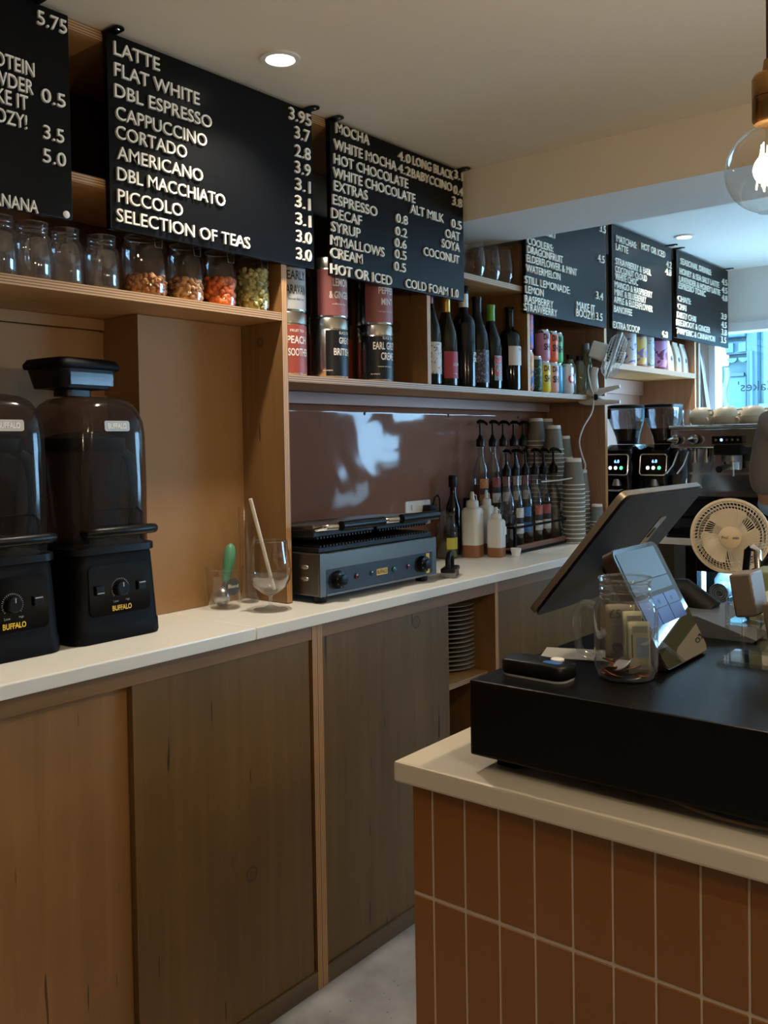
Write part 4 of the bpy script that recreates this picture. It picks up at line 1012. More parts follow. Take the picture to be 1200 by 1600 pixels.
def rk(f, d):
    a = R(3); return (-1.694 - d * math.cos(a) - f * math.sin(a), 2.850 + f * math.cos(a) - d * math.sin(a))
for i, (f, liq, lm, s) in enumerate(((.045, dk, None, 'unlabelled dark syrup bottle, first in the front row of the rack'), (.115, dk, L1, 'syrup bottle with white picture label, second in the front row'), (.195, dk, L2, 'syrup bottle with blue picture label in the front row'), (.275, dk, L3, 'syrup bottle with red picture label in the front row, after the blue one'), (.352, dk, L4, 'syrup bottle with maroon picture label in the front row'), (.440, cl, L1, 'pale syrup bottle with white label, last in the front row'))):
    x, y = rk(f, .055); syrup(s, x, y, fz, liq, lm, R((-40, -15, -55, -20, -35, 40)[i]), 1.08 if i == 0 else 1.0)
bz = .9355 + .1305
for f, liq, lm, s in ((.055, am, L5, 'amber syrup bottle with orange label, first in the raised rear row'), (.150, am, L4, 'syrup bottle with maroon label, second in the raised rear row'), (.232, dk, L3, 'dark syrup bottle third in the raised rear row'), (.320, dk, L1, 'dark syrup bottle fourth in the raised rear row'), (.400, dk, L4, 'dark syrup bottle last in the raised rear row')):
    x, y = rk(f, .168); syrup(s, x, y, bz, liq, lm, R(-25))

# ---------------------------------------------------------------- stacked paper cups
cup_body = plain('olive grey paper cup', S(120, 118, 108), .55, var=.04); cup_rim = plain('white cup rim', S(226, 222, 212), .5)
def make_cup(label, loc, k=1.0, body=None, group=None):
    mb = MB(); b = body or cup_body
    mb.lathe([(.0435 * k, .003 * k), (.0325 * k, .093 * k)], b, n=28, cap0=False, cap1=False)
    mb.lathe([(.0325 * k, .093 * k), (.0312 * k, .107 * k), (.029 * k, .108 * k), (.029 * k, .100 * k)], cup_rim, n=28, cap0=False)
    mb.torus((0, 0, .003 * k), .0436 * k, .0024 * k, cup_rim, n=28, k=6)
    o = mb.build('paper_cup', loc=loc); tag(o, label, 'cup', group); return o
base = None
for nm, x, y, cnt, k in (('front stack by the rack', -1.700, 3.395 - .077, 14, 1.0), ('lower stack right of it', -1.740, 3.457, 12, .86), ('tall middle stack', -1.800, 3.343, 22, .93), ('stack by the end panel', -1.820, 3.466, 20, .86), ('left tall back stack', -1.890, 3.362, 24, .90), ('right tall back stack', -1.902, 3.466, 24, .90)):
    first = None
    for i in range(cnt):
        j = cnt - i                                            # counted from the top
        nth = 'top' if j == 1 else (ORD[j - 1] + ' from the top' if j <= 20 else ORD[i] + ' from the bottom')
        lab = 'upturned grey paper cup, %s of the %s' % (nth, nm)
        z = .9355 + i * .0176
        if first is None: first = make_cup(lab, (x, y, z), k, None, 'grey paper cups in upturned stacks')
        else:
            c = first.copy(); COL.objects.link(c); c.location = (x, y, z); c['label'] = lab
first = None
sm = plain('blue grey paper cup', S(112, 116, 114), .55)
for i in range(7):
    lab = 'small upturned paper cup, %s from the top of the short stack' % ORD[6 - i]
    z = .9355 + i * .0125
    if first is None: first = make_cup(lab, (-1.664, 3.452, z), .66, sm, 'small cups in the short stack')
    else:
        c = first.copy(); COL.objects.link(c); c.location = (-1.664, 3.452, z); c['label'] = lab

# ---------------------------------------------------------------- plates and a box inside the open cupboard
plate_m = plain('glazed plate', S(205, 203, 198), .25)
first = None
for i in range(15):
    lab = 'white side plate, %s from the top of the stack in the open cupboard' % ORD[14 - i]
    z = .6175 + i * .0142
    if first is None:
        first = MB().lathe([(.045, 0), (.05, .0005), (.095, .009), (.097, .0115), (.09, .0105), (.048, .004)], plate_m, n=36).build('plate', loc=(-1.70, 2.415, z)); tag(first, lab, 'plate', 'plates in the open cupboard')
    else:
        c = first.copy(); COL.objects.link(c); c.location = (-1.70, 2.415, z); c['label'] = lab
t = thing('packet', 'pale printed packet on the cupboard floor beside the sliding door', 'packet', (-1.66, 2.36, .041))
MB().box(-.05, .05, -.12, .12, 0, .30, plain('pale blue packet', S(176, 184, 196), .5), bev=.01).build('pack', t)
mb = MB(); mb.box(.0502, .0506, -.08, .09, .20, .29, plain('olive packet print', S(120, 118, 50), .5)); mb.box(.0502, .0507, -.05, .06, .10, .16, txt_dark); mb.build('print', t)

# ---------------------------------------------------------------- fans
def fan_head(t, M, r, m, hub_text=None, spokes=52, depth=.05, hub_m=None, spiral=.5):
    """guard, blades, motor; the fan blows along +x of M"""
    mb = MB(); mb.torus((0, 0, 0), r, r * .05, m, 'X', 48, 8); mb.build('guard_ring', t, loc=None).matrix_local = M
    def wires(front):
        mb = MB(); s = 1 if front else -1
        for k in range(spokes):
            a = 2 * PI * k / spokes; pts = []
            for f in (.27, .45, .65, .83, .94, 1.0):
                aa = a + spiral * (f - .27)
                x = s * depth * (1 - max(0, (f - .62) / .38) ** 2.2) * .62
                pts.append((x, f * r * math.cos(aa), f * r * math.sin(aa)))
            mb.tube(pts, r * .0072, m, 4, caps=False)
        for f in (.70, .84, .93):
            x = s * depth * (1 - max(0, (f - .62) / .38) ** 2.2) * .62
            mb.torus((x, 0, 0), r * f, r * .009, m, 'X', 48, 5)
        return mb
    wires(True).build('front_guard', t).matrix_local = M
    wires(False).build('rear_guard', t).matrix_local = M
    hm = hub_m or m
    mb = MB(); mb.lathe([(r * .30, 0), (r * .30, .004), (r * .26, .008), (r * .05, .010)], hm, n=32, M=Matrix.Translation((depth * .60, 0, 0)) @ Matrix.Rotation(R(90), 4, 'Y'))
    if hub_text:
        letters(mb, hub_text, r * .44, r * .08, .0006, plain('fan logo ink', S(70, 66, 62), .5), lambda u, v, n: (depth * .60 + .0093 + n, -r * .22 + u, -r * .04 + v), .02)
    mb.build('hub_badge', t).matrix_local = M
    for b in range(3):
        mb = MB(); R0, R1 = [], []
        n = 9
        ring = []
        for f in (.12, .35, .55, .70, .77):
            row = []
            for q in range(n):
                w = (q / (n - 1) - .5); span = R(92) * (.55 + .45 * math.sin(min(1, f * 1.25) * PI / 2)) * (1 if f < .75 else .80)
                a = 2 * PI * b / 3 + R(95) + w * span
                row.append((w * r * .38 * .6, f * r * math.cos(a), f * r * math.sin(a)))
            ring.append(row)
        mb.loft(ring, m, False, False, False); mb.build('blade', t).matrix_local = M
def frame(origin, xdir, up=(0, 0, 1)):
    x = Vector(xdir).normalized(); y = Vector(up).cross(x).normalized(); z = x.cross(y)
    m = Matrix((x, y, z)).transposed().to_4x4(); m.translation = origin; return m
fan_grey = plain('pale grey fan plastic', S(206, 204, 200), .4, var=.02)
C0 = Vector((-1.640, 3.405, 1.514))
t = thing('clip_fan', 'white clip fan clamped to the middle shelf edge, head turned to the window', 'fan', C0)
Mh = frame(Vector((-1.588, 3.462, 1.680)) - C0, (.86, .42, -.34))
fan_head(t, Mh, .094, fan_grey, None, 40, .055)
mb = MB(); mb.loft([[(x, p[0], p[1]) for p in rrect(0, 0, w, w * 1.15, .012)] for x, w in ((-.10, .045), (-.095, .058), (-.04, .062), (-.032, .058))], fan_grey, M=Mh); mb.build('motor_housing', t)
mb = MB(); mb.tube([(-.004, -.006, .02), (-.006, -.004, .06), (-.008, -.002, .095), (-.006, .004, .118)], [.019, .016, .0145, .016], fan_grey, 14); mb.build('neck', t)
mb = MB()
mb.tube([(-.075, 0, .0125), (-.04, 0, .016), (0, 0, .016), (.03, .004, .026), (.10, .004, .040)], [.008, .014, .019, .012, .007], fan_grey, 10)
mb.tube([(-.075, 0, -.012), (-.04, 0, -.017), (0, 0, -.014), (.03, .004, -.020), (.10, .004, -.022)], [.008, .014, .019, .012, .007], fan_grey, 10)
mb.build('clamp', t)
mb = MB(); mb.lathe([(.013, 0), (.012, .005), (.004, .006)], black_pl, n=20, M=Matrix.Translation((.006, -.019, 0)) @ Matrix.Rotation(R(90), 4, 'X')); mb.build('pivot_knob', t)
cpts = [(-.02, -.02, .13), (-.012, -.045, .10), (-.008, -.03, .04), (.0, -.022, -.0), (-.005, -.03, -.06), (-.015, -.085, -.12), (-.02, -.112, -.176), (-.02, -.09, -.23), (-.02, -.062, -.275), (-.03, -.09, -.31), (-.07, -.16, -.325), (-.12, -.24, -.33)]
def smooth_pts(P, k=5):
    out = []
    P = [Vector(p) for p in P]
    for i in range(len(P) - 1):
        a, b, c, d = P[max(0, i - 1)], P[i], P[i + 1], P[min(len(P) - 1, i + 2)]
        for q in range(k):
            s = q / k
            out.append(.5 * ((2 * b) + (c - a) * s + (2 * a - 5 * b + 4 * c - d) * s * s + (3 * b - a - 3 * c + d) * s ** 3))
    out.append(P[-1]); return out
mb = MB(); mb.tube(smooth_pts(cpts), .0032, fan_grey, 8); mb.build('cable', t)

# ---------------------------------------------------------------- grinders, espresso machine
led_b = lamp('blue display digits', (.25, .55, 1, 1), 3.5); led_w = lamp('white touch button', (.9, .95, .9, 1), 2.2); led_g = lamp('green touch button', (.1, .9, .35, 1), 2.2)
bezel = plain('polished bezel', S(214, 214, 212), .15, .9, var=.02)
def grinder(label, x, y):
    t = thing('coffee_grinder', label, 'coffee grinder', (x, y, .9355), R(-4))
    mb = MB(); mb.loft([ringz(0, 0, .15, .22, .03, 0), ringz(0, 0, .15, .22, .03, .02), ringz(0, .0, .138, .18, .03, .03), ringz(0, .0, .138, .18, .03, .22), ringz(0, .0, .142, .20, .03, .235), ringz(0, .0, .144, .20, .03, .36), ringz(0, .01, .12, .15, .03, .385)], black_gl); mb.build('body', t)
    T = Matrix.Translation((0, -.103, .297)) @ Matrix.Rotation(R(-8), 4, 'X')
    mb = MB(); mb.prism(rrect(0, 0, .122, .090, .012), 'Y', -.002, .004, black_gl, T); sc = mb.build('display', t)
    mb = MB(); mb.tube([T @ Vector((p[0], -.003, p[1])) for p in rrect(0, 0, .122, .090, .012)], .0032, bezel, 6, closed=True); mb.build('bezel', sc)
    mb = MB(); letters(mb, '6.0', .024, .014, .0004, led_b, lambda u, v, n: T @ Vector((-.006 + u, -.0024 - n, .008 + v)), .01); mb.build('digits', sc)
    for k, mm in ((-.024, led_w), (.002, led_w), (.029, led_g)):
        mb = MB(); mb.lathe([(.008, 0), (.008, .0006)], mm, n=14, M=T @ Matrix.Translation((k, -.0024, -.014)) @ Matrix.Rotation(R(90), 4, 'X')); mb.build('touch_button', sc)
    hop = glass('smoky hopper', (.52, .52, .54, 1), .04, .09, .8, .05, (.1, .1, .11, 1))
    mb = MB(); mb.loft([ringz(0, .01, .085, .085, .03, .386), ringz(0, .01, .095, .10, .035, .42), ringz(0, 0, .130, .150, .04, .50), ringz(0, 0, .133, .152, .04, .545)], hop, False, False); mb.build('bean_hopper', t)
    mb = MB(); mb.loft([ringz(0, 0, .135, .154, .04, .546), ringz(0, 0, .137, .156, .04, .558), ringz(0, 0, .12, .14, .04, .562)], black_pl); mb.box(-.052, -.036, -.079, -.072, .500, .545, black_pl, bev=.003); mb.build('hopper_lid', t)
    mb = MB(); mb.loft([ringz(0, .01, .08, .08, .03, .388), ringz(0, .01, .096, .096, .035, .42), ringz(0, .005, .11, .115, .04, .455)], plain('roast coffee beans', S(34, 22, 16), .5, var=.4, scale=150)); mb.build('beans', t)
    mb = MB(); mb.tube([(-.03, -.075, .19), (-.03, -.125, .185), (.03, -.125, .185), (.03, -.075, .19)], .004, chrome, 8)
    mb.lathe([(.022, .205), (.014, .234)], steel, (0, -.09, 0), 16); mb.build('spout_fork', t)
    mb = MB(); mb.prism(rrect(0, 0, .086, .055, .004), 'Y', -.082, -.0795, steel, Matrix.Translation((0, 0, .09))); mb.build('name_plate', t)
grinder('black coffee grinder with lit display, left one beside the end panel', -1.728, 3.89)
grinder('black coffee grinder with lit display, right one beside the espresso machine', -1.568, 3.92)

mirror = plain('mirror polished steel', S(196, 192, 188), .10, 1.0, var=.02)
dark_st = plain('dark machine lining', S(30, 30, 34), .2, .6)
MX0, MX1, MY0, MY1 = -1.492, -.70, 3.80, 4.30
t = thing('espresso_machine', 'steel two group espresso machine under the window, stacked with cups', 'espresso machine', (MX0, MY0, .9355))
W = MX1 - MX0; z = lambda v: v - .9355
mb = MB(); mb.box(0, W, 0, MY1 - MY0, z(1.302), z(1.384), mirror, bev=.006); mb.build('top_body', t)
mb = MB(); mb.box(-.006, W + .006, -.004, MY1 - MY0, z(1.3845), z(1.391), steel, bev=.002); mb.tube([(-.003, -.002, z(1.395)), (W + .003, -.002, z(1.395))], .004, chrome, 8); mb.build('cup_tray', t)
mb = MB(); mb.box(.01, W - .01, .16, MY1 - MY0, z(1.00), z(1.302), mirror, bev=.003); mb.build('back_panel', t)
mb = MB(); mb.box(0, W, .015, MY1 - MY0, z(1.01), z(1.09), dark_st, bev=.006); mb.box(.04, W - .04, -.04, .16, z(1.09), z(1.105), black_gl, bev=.003); mb.build('drip_tray', t)
mb = MB(); mb.box(.01, W - .01, .0, MY1 - MY0, z(.955), z(1.0095), dark_st, bev=.003); mb.build('base_plinth', t)
mb = MB(); mb.box(.02, W - .02, .148, .158, z(1.186), z(1.196), bezel); mb.build('cup_rest', t)
for xx in (.03, W - .03):
    for yy in (.05, .42):
        mb = MB(); mb.lathe([(.022, 0), (.018, z(1.01))], black_pl, (xx, yy, 0), 16); mb.build('foot', t)
for xx in (.030, .112, W - .06):
    ob = MB().lathe([(.021, 0), (.021, .018), (.018, .022)], black_pl, n=18, M=Matrix.Translation((xx, -.002, z(1.338))) @ Matrix.Rotation(R(90), 4, 'X')).build('steam_knob', t)
    MB().lathe([(.017, .022), (.019, .04), (.010, .07), (.004, .10)], chrome, n=18, M=Matrix.Translation((xx, -.002, z(1.338))) @ Matrix.Rotation(R(90), 4, 'X')).build('lever', ob)
for gx in (.245, .575):
    g = MB().box(gx - .062, gx + .062, -.024, .03, z(1.318), z(1.352), black_gl, bev=.003).build('control_panel', t)
    for q in range(5):
        mb = MB(); mb.lathe([(.006 if q == 1 else .004, 0), (.005, .001)], led_b if q == 1 else bezel, n=12, M=Matrix.Translation((gx - .044 + q * .022, -.0245, z(1.335))) @ Matrix.Rotation(R(90), 4, 'X')); mb.build('brew_button', g)
    mb = MB(); mb.box(gx - .058, gx + .058, -.018, .13, z(1.272), z(1.316), black_pl, bev=.006); mb.lathe([(.036, z(1.245)), (.036, z(1.275))], steel, (gx, .05, 0), 24); mb.build('group_head', t)
    mb = MB(); mb.lathe([(.034, z(1.212)), (.036, z(1.244))], chrome, (gx, .05, 0), 24); mb.tube([(gx, .02, z(1.232)), (gx, -.05, z(1.226)), (gx, -.12, z(1.218))], [.007, .012, .014], black_pl, 12); mb.tube([(gx, .05, z(1.214)), (gx, .05, z(1.185))], .006, chrome, 8); mb.build('portafilter', t)
for xx in (.03, .075):
    mb = MB(); mb.tube([(xx, .03, z(1.305)), (xx, .0, z(1.28)), (xx - .012, -.02, z(1.23)), (xx - .03, -.045, z(1.195))], .0045, chrome, 8); mb.ball((xx, .03, z(1.30)), .010, chrome, 10, 8); mb.build('steam_wand', t)
for xx in (.085, .135):
    mb = MB(); mb.tube([(xx, .06, z(1.30)), (xx, .055, z(1.24))], [.009, .011], chrome, 10); mb.build('water_spout', t)
# crockery on the machine
mug = plain('cream stoneware', S(214, 198, 172), .35, var=.04)
def coffee_cup(label, x, y, z_, inverted, ang):
    t = thing('coffee_cup', label, 'cup', (x, y, z_), ang, 'cream cups on the espresso machine')
    P = [(.024, 0), (.028, .002), (.043, .010), (.049, .024), (.050, .041), (.047, .041), (.042, .016), (.015, .005)]
    if inverted: P = [(.024, .041), (.028, .039), (.040, .030), (.047, .015), (.050, 0), (.047, 0), (.040, .026), (.015, .036)]
    MB().lathe(P, mug, n=28).build('bowl', t)
    mb = MB(); mb.tube([(.047, 0, .034), (.062, 0, .035), (.069, 0, .025), (.063, 0, .014), (.046, 0, .013)], .0045, mug, 8) if not inverted else mb.tube([(.047, 0, .008), (.062, 0, .007), (.069, 0, .017), (.063, 0, .028), (.041, 0, .028)], .0045, mug, 8)
    mb.build('handle', t)
for i, x in enumerate((-1.392, -1.285, -1.178, -1.071)):
    n_ = ('left hand', 'second', 'third', 'fourth')[i]
    coffee_cup('upright cream coffee cup under an upturned one, %s of the front row' % n_, x, 3.90, 1.3915, False, R(-50 + 20 * i))
    coffee_cup('upturned cream coffee cup on top of another, %s of the front row' % n_, x, 3.90, 1.433, True, R(-30 + 25 * i))
for i, x in enumerate((-1.335, -1.228, -1.12)):
    n_ = ('left hand', 'middle', 'right hand')[i]
    coffee_cup('upright cream coffee cup, %s of the second row on the machine' % n_, x, 4.005, 1.3915, False, R(20 + 30 * i))
    coffee_cup('upturned cream coffee cup on top, %s of the second row on the machine' % n_, x, 4.005, 1.433, True, R(60))
for i, (x, y) in enumerate(((-1.475 + .02, 3.86), (-1.458, 3.93), (-1.452, 4.0))):
    o = MB().lathe([(.024, .002), (.026, .003), (.030, .07), (.0305, .075)], clear_thick, n=24, cap1=False).build('water_glass', loc=(x, y, 1.3915))
    tag(o, 'small clear tumbler at the left end of the machine top, %s' % ('nearest the front', 'in the middle of three', 'rearmost')[i], 'glass', 'tumblers on the espresso machine')

# ---------------------------------------------------------------- under-counter fridge below the machine
FX0, FX1, FY = -1.40, -.75, 3.715
t = thing('display_fridge', 'black under-counter fridge with a blue lit glass door below the espresso machine', 'fridge', (FX0, FY, 0))
FW = FX1 - FX0
mb = MB(); mb.box(0, FW, .06, .55, 0, .05, black_mat); mb.box(0, FW, .06, .55, .86, .90, black_mat); mb.box(0, .03, .06, .55, .05, .86, black_mat); mb.box(FW - .03, FW, .06, .55, .05, .86, black_mat); mb.box(.03, FW - .03, .52, .55, .05, .86, white_pl); mb.build('cabinet', t)
mb = MB(); mb.box(0, .048, .0, .055, .02, .90, black_gl, bev=.003); mb.box(FW - .05, FW, .0, .055, .02, .90, black_gl, bev=.003); mb.box(.048, FW - .05, .0, .055, .80, .90, black_gl); mb.box(.048, FW - .05, .0, .055, .02, .12, black_gl); d = mb.build('door', t)
MB().box(.048, FW - .05, .02, .028, .12, .80, glass('fridge door glass', (.92, .95, .97, 1), .02, .05, .5)).build('pane', d)
mb = MB()
for k in range(14): mb.tube([(.035, .08 + k * .032, .655), (FW - .035, .08 + k * .032, .655)], .0022, steel, 6)
mb.tube([(.035, .075, .66), (FW - .035, .075, .66)], .004, white_pl, 6); mb.build('wire_shelf', t)
mb = MB(); mb.box(.035, .05, .09, .10, .14, .80, lamp('fridge light strip', (.28, .62, 1, 1), 12)); mb.box(.06, FW - .06, .1, .11, .845, .855, lamp('fridge light strip', (.28, .62, 1, 1), 12)); mb.build('light_strip', t)
fl = bpy.data.lights.new('fridge_light', 'POINT'); fl.energy = 3.2; fl.color = (.25, .6, 1.0); fl.shadow_soft_size = .05
fo = bpy.data.objects.new('fridge_light', fl); COL.objects.link(fo); fo.parent = t; fo.location = (.16, .16, .80)
milk = plain('milk carton plastic', S(224, 232, 238), .4)
for i, (x, y, s) in enumerate(((.105, .19, 'left one behind the rolled cloth'), (.215, .20, 'middle one'), (.33, .2, 'right one'))):
    t2 = thing('milk_bottle', 'white milk bottle on the fridge wire shelf, ' + s, 'bottle', (FX0 + x, FY + y, .663))
    MB().loft([ringz(0, 0, .085, .085, .02, 0), ringz(0, 0, .085, .085, .02, .085), ringz(0, 0, .06, .06, .025, .115), ringz(0, 0, .032, .032, .012, .132)], milk).build('body', t2)
    MB().lathe([(.018, .132), (.018, .146)], plain('blue milk cap', S(60, 110, 190), .4), n=16).build('cap', t2)
mb = MB(); rings = []
pts = []
for k in range(60):
    a = k * .42; rr = .010 + .00055 * k; pts.append((rr * math.cos(a), rr * math.sin(a)))
poly = pts + [(p[0] * 1.0 + .003 * math.cos(k * .42), p[1] + .003 * math.sin(k * .42)) for k, p in reversed(list(enumerate(pts)))]
mb.loft([[(p[0], 0, p[1]) for p in poly], [(p[0], .12, p[1]) for p in poly]], milk)
o = mb.build('rolled_cloth', loc=(FX0 + .115, FY + .065, .663 + .044)); tag(o, 'white rolled cloth at the front of the fridge wire shelf', 'cloth')
t2 = thing('pastry_tray', 'small tray on the fridge floor below the wire shelf', 'tray', (FX0 + .2, FY + .25, .0515))
MB().box(-.12, .12, -.12, .12, 0, .02, plain('pale food tray', S(196, 176, 150), .5), bev=.004).build('tray_body', t2)
mb = MB(); mb.torus((0, 0, .03), .09, .01, plain('baked brown', S(150, 104, 66), .6), n=20); mb.build('rim', t2)
# things on the window-side worktop in front of the machine
t = thing('bar_tray', 'black slatted tray on the worktop edge in front of the espresso machine', 'tray', (-1.47, 3.695, .9355))
mb = MB(); mb.box(0, .78, 0, .10, 0, .006, black_mat); mb.build('tray_base', t)
mb = MB()
for k in range(7): mb.box(.005, .775, .006 + k * .012, .012 + k * .012, .006 + k * .003, .012 + k * .003, black_pl)
mb.build('slats', t)

# ---------------------------------------------------------------- drape beside the window
def drape():
    mb = MB(); rows = []
    for k in range(17):
        zz = .9365 + .88 * k / 16; f = k / 16
        row = []
        for q in range(25):
            u = q / 24
            wid = .11 * (1 - f) ** .8 + .025
            row.append((-1.785 + wid * u, 4.93 + .014 * math.sin(u * 19 + f * 2) - .02 * u, zz))
        rows.append(row)
    mb.loft(rows, plain('pale grey fabric', S(196, 196, 200), .85, var=.03), False, False, False)
    o = mb.build('drape'); m = o.modifiers.new('thickness', 'SOLIDIFY'); m.thickness = .003
    tag(o, 'pale grey drape gathered at the left jamb of the shop window', 'curtain')
drape()
struct(MB().box(-1.705, -1.664, 4.62, 4.645, .96, 1.825, plain('weathered grey brown batten', S(150, 134, 116), .6)).build('trim_8'))

# ---------------------------------------------------------------- pendant bulb
t = thing('pendant_bulb', 'clear globe filament bulb in a brass holder hanging at the right edge of the photo', 'lamp', (-.321, 1.13, ZC))
zb = 1.655 - ZC; rb = .0505
brass = plain('aged brass', S(150, 112, 66), .25, 1.0, var=.06)
mb = MB(); mb.tube([(0, 0, -.002), (0, 0, 1.765 - ZC)], .0035, plain('brown flex', S(70, 54, 44), .7), 8); mb.lathe([(.045, -.001), (.045, -.012), (.02, -.022)], brass, n=28); mb.build('cord', t)
mb = MB(); mb.lathe([(.006, 1.782 - ZC), (.008, 1.768 - ZC), (.017, 1.765 - ZC), (.0195, 1.760 - ZC), (.0195, 1.738 - ZC), (.0188, 1.7375 - ZC), (.0195, 1.737 - ZC), (.0195, 1.712 - ZC), (.017, 1.708 - ZC)], brass, n=28); mb.build('lamp_holder', t)
P = [(.013, 1.712 - ZC), (.0135, 1.702 - ZC)]
for k in range(3, 25):
    a = PI * k / 24; r_ = rb * math.sin(a)
    if rb * math.cos(a) < .046: P.append((max(r_, .0135), zb + rb * math.cos(a)) if r_ > .013 or k > 12 else (.0135, zb + rb * math.cos(a)))
P = [p for p in P]; P[-1] = (.0005, zb - rb)
MB().lathe(P, glass('bulb glass', (.97, .96, .94, 1), .01, .05, .65), n=36, cap0=False, cap1=False).build('globe', t)
fil = lamp('glowing filament', (1, .62, .28, 1), 60)
mb = MB()
for k in range(6):
    a = 2 * PI * k / 6
    mb.tube([(.009 * math.cos(a), .009 * math.sin(a), zb + .030), (.015 * math.cos(a + .2), .015 * math.sin(a + .2), zb - .022)], .0008, fil, 6)
mb.build('filament', t)
mb = MB(); mb.lathe([(.006, zb + .055), (.004, zb + .035), (.002, zb - .0)], clear, n=12); mb.build('glass_stem', t)
bl = bpy.data.lights.new('bulb_light', 'POINT'); bl.energy = BULB; bl.color = (1, .80, .56); bl.shadow_soft_size = .02
bo = bpy.data.objects.new('bulb_light', bl); COL.objects.link(bo); bo.parent = t; bo.location = (0, 0, zb)
dup(t, (.55, .35, ZC), 0, 'added fill bulb with clear globe, unseen on the customer side of the till')  # unseen copy of the pendant, added as warm fill for ceiling and beam
dup(t, (.75, 1.9, ZC), 0, 'added fill bulb with clear globe, unseen further along the customer side')  # another unseen copy, added for the same warm fill

# ---------------------------------------------------------------- tiled till counter
TX0, TX1, TY0, TY1 = -.725, .45, .910, 2.75
worktop_slab('worktop', 'cream worktop on the tiled till counter, the cash drawer standing on it', TX0, TX1, TY0, TY1, .935, .027, plain('cream laminate worktop', S(214, 202, 180), .3, var=.02, scale=5), .004)
t = thing('till_counter', 'till counter faced with upright terracotta tiles and pale grout', 'counter', (-.707, .930, 0))
grout = plain('pale grout', S(196, 176, 150), .8, var=.05)
tile_m = plain('glazed terracotta tile', S(134, 84, 30), .32, var=.09, scale=7, bump=.05, bscale=14)
mb = MB(); mb.box(0, 1.12, -.0022, 1.78, 0, .9075, grout); mb.build('carcass', t)
mb = MB()
xs = [0.0, .0306] + [.0306 + .0486 * k for k in range(1, 23)]
for row, (a, b) in enumerate(((.766, .9072), (.562, .762), (.358, .558), (.154, .354), (0.0, .15))):
    for i, x in enumerate(xs[:-1]):
        mb.box(x + (.0013 if i else 0), xs[i + 1] - .0013, -.0035, .004, a, b, tile_m, bev=.0012, seg=1)
o = mb.build('tile_cladding', t)

# cash drawer
ZD = 1.047
t = thing('cash_drawer', 'wide black metal cash drawer on the cream worktop', 'cash drawer', (-.630, .945, .9355))
bk_metal = plain('black powder coat', S(5, 5, 6), .30, var=.06, bump=.06, bscale=700, spec=.26)
mb = MB(); mb.box(0, .42, 0, .44, .017, .1112, bk_metal, bev=.003); mb.build('housing', t)
for xx in (.02, .39):
    for yy in (.045, .39):
        MB().box(xx - .0, xx + .03, yy - .015, yy + .015, 0, .0172, black_mat, bev=.002).build('foot', t)
o = MB().tube(smooth_pts([(-.425, 1.02, .9385), (-.40, .995, .9385), (-.36, .975, .9385), (-.30, .968, .9385), (-.22, .985, .9385)]), .0028, plain('beige cable', S(150, 130, 100), .5), 8).build('cable')
tag(o, 'beige cable curling out from beneath the cash drawer', 'cable')
# card reader, receipt
t = thing('card_reader', 'flat black card reader with white underside edge on the cash drawer', 'card reader', (-.566, 1.006, ZD), R(-2))
mb = MB(); mb.loft([ringz(0, 0, .088, .042, .014, .0), ringz(0, 0, .090, .044, .014, .003)], white_pl); mb.build('base', t)
mb = MB(); mb.loft([ringz(0, 0, .090, .044, .014, .0032), ringz(0, 0, .092, .046, .014, .006), ringz(0, 0, .092, .046, .014, .018), ringz(0, 0, .088, .042, .013, .0205)], black_pl); mb.build('body', t)
mb = MB(); mb.loft([ringz(.022, -.004, .024, .013, .005, .0206), ringz(.022, -.004, .024, .013, .005, .0212)], plain('blue sticker', S(40, 96, 170), .4)); mb.build('sticker', t)
mb = MB(); mb.lathe([(.0085, .0206), (.0085, .0225), (.007, .0232)], white_pl, (.020, .0115, 0), 20); mb.build('button', t)
o = MB().box(-.05, .045, -.028, .035, 0, .0012, plain('thermal receipt paper', S(150, 148, 142), .6, var=.05)).build('receipt', loc=(-.575, 1.135, ZD + .0003)); o.rotation_euler = (0, 0, R(20))
tag(o, 'grey printed receipt lying on the cash drawer behind the tip jar handle', 'receipt')

# tip jar, money
t = thing('tip_jar', 'clear glass jar mug holding coins and folded notes on the cash drawer', 'jar', (-.478, 1.068, ZD))
k = 1.0
TJ = [(.026, .004), (.033, .0025), (.0375, .009), (.0388, .018), (.0388, .082), (.037, .090), (.0325, .096), (.0312, .099), (.0318, .1005), (.0312, .102), (.0312, .108), (.0322, .1095), (.0312, .111), (.0312, .118), (.0322, .120), (.0318, .123)]
MB().lathe(TJ, clear_thick, n=44, cap0=False, cap1=False).build('glass_body', t)
MB().lathe([(.034, .001), (.0345, .0045)], clear_thick, n=36).build('base', t)
mb = MB(); mb.torus((0, 0, .1225), .0318, .0016, clear_thick, n=40, k=8); mb.torus((0, 0, .0975), .0318, .0012, clear_thick, n=40, k=6); mb.build('rim', t)
ha = R(-165)
pts = smooth_pts([(.038, 0, .086), (.050, 0, .088), (.059, 0, .080), (.061, 0, .062), (.060, 0, .042), (.055, 0, .027), (.038, 0, .020)], 4)
mb = MB(); mb.tube(pts, .0052, clear_thick, 12); mb.move(Matrix.Rotation(ha, 4, 'Z')); mb.build('handle', t)
copper = plain('copper coin', S(150, 92, 62), .35, .9, var=.15, scale=200); silver = plain('silver coin', S(150, 148, 142), .32, .9, var=.12, scale=200)
rnd = random.Random(5)
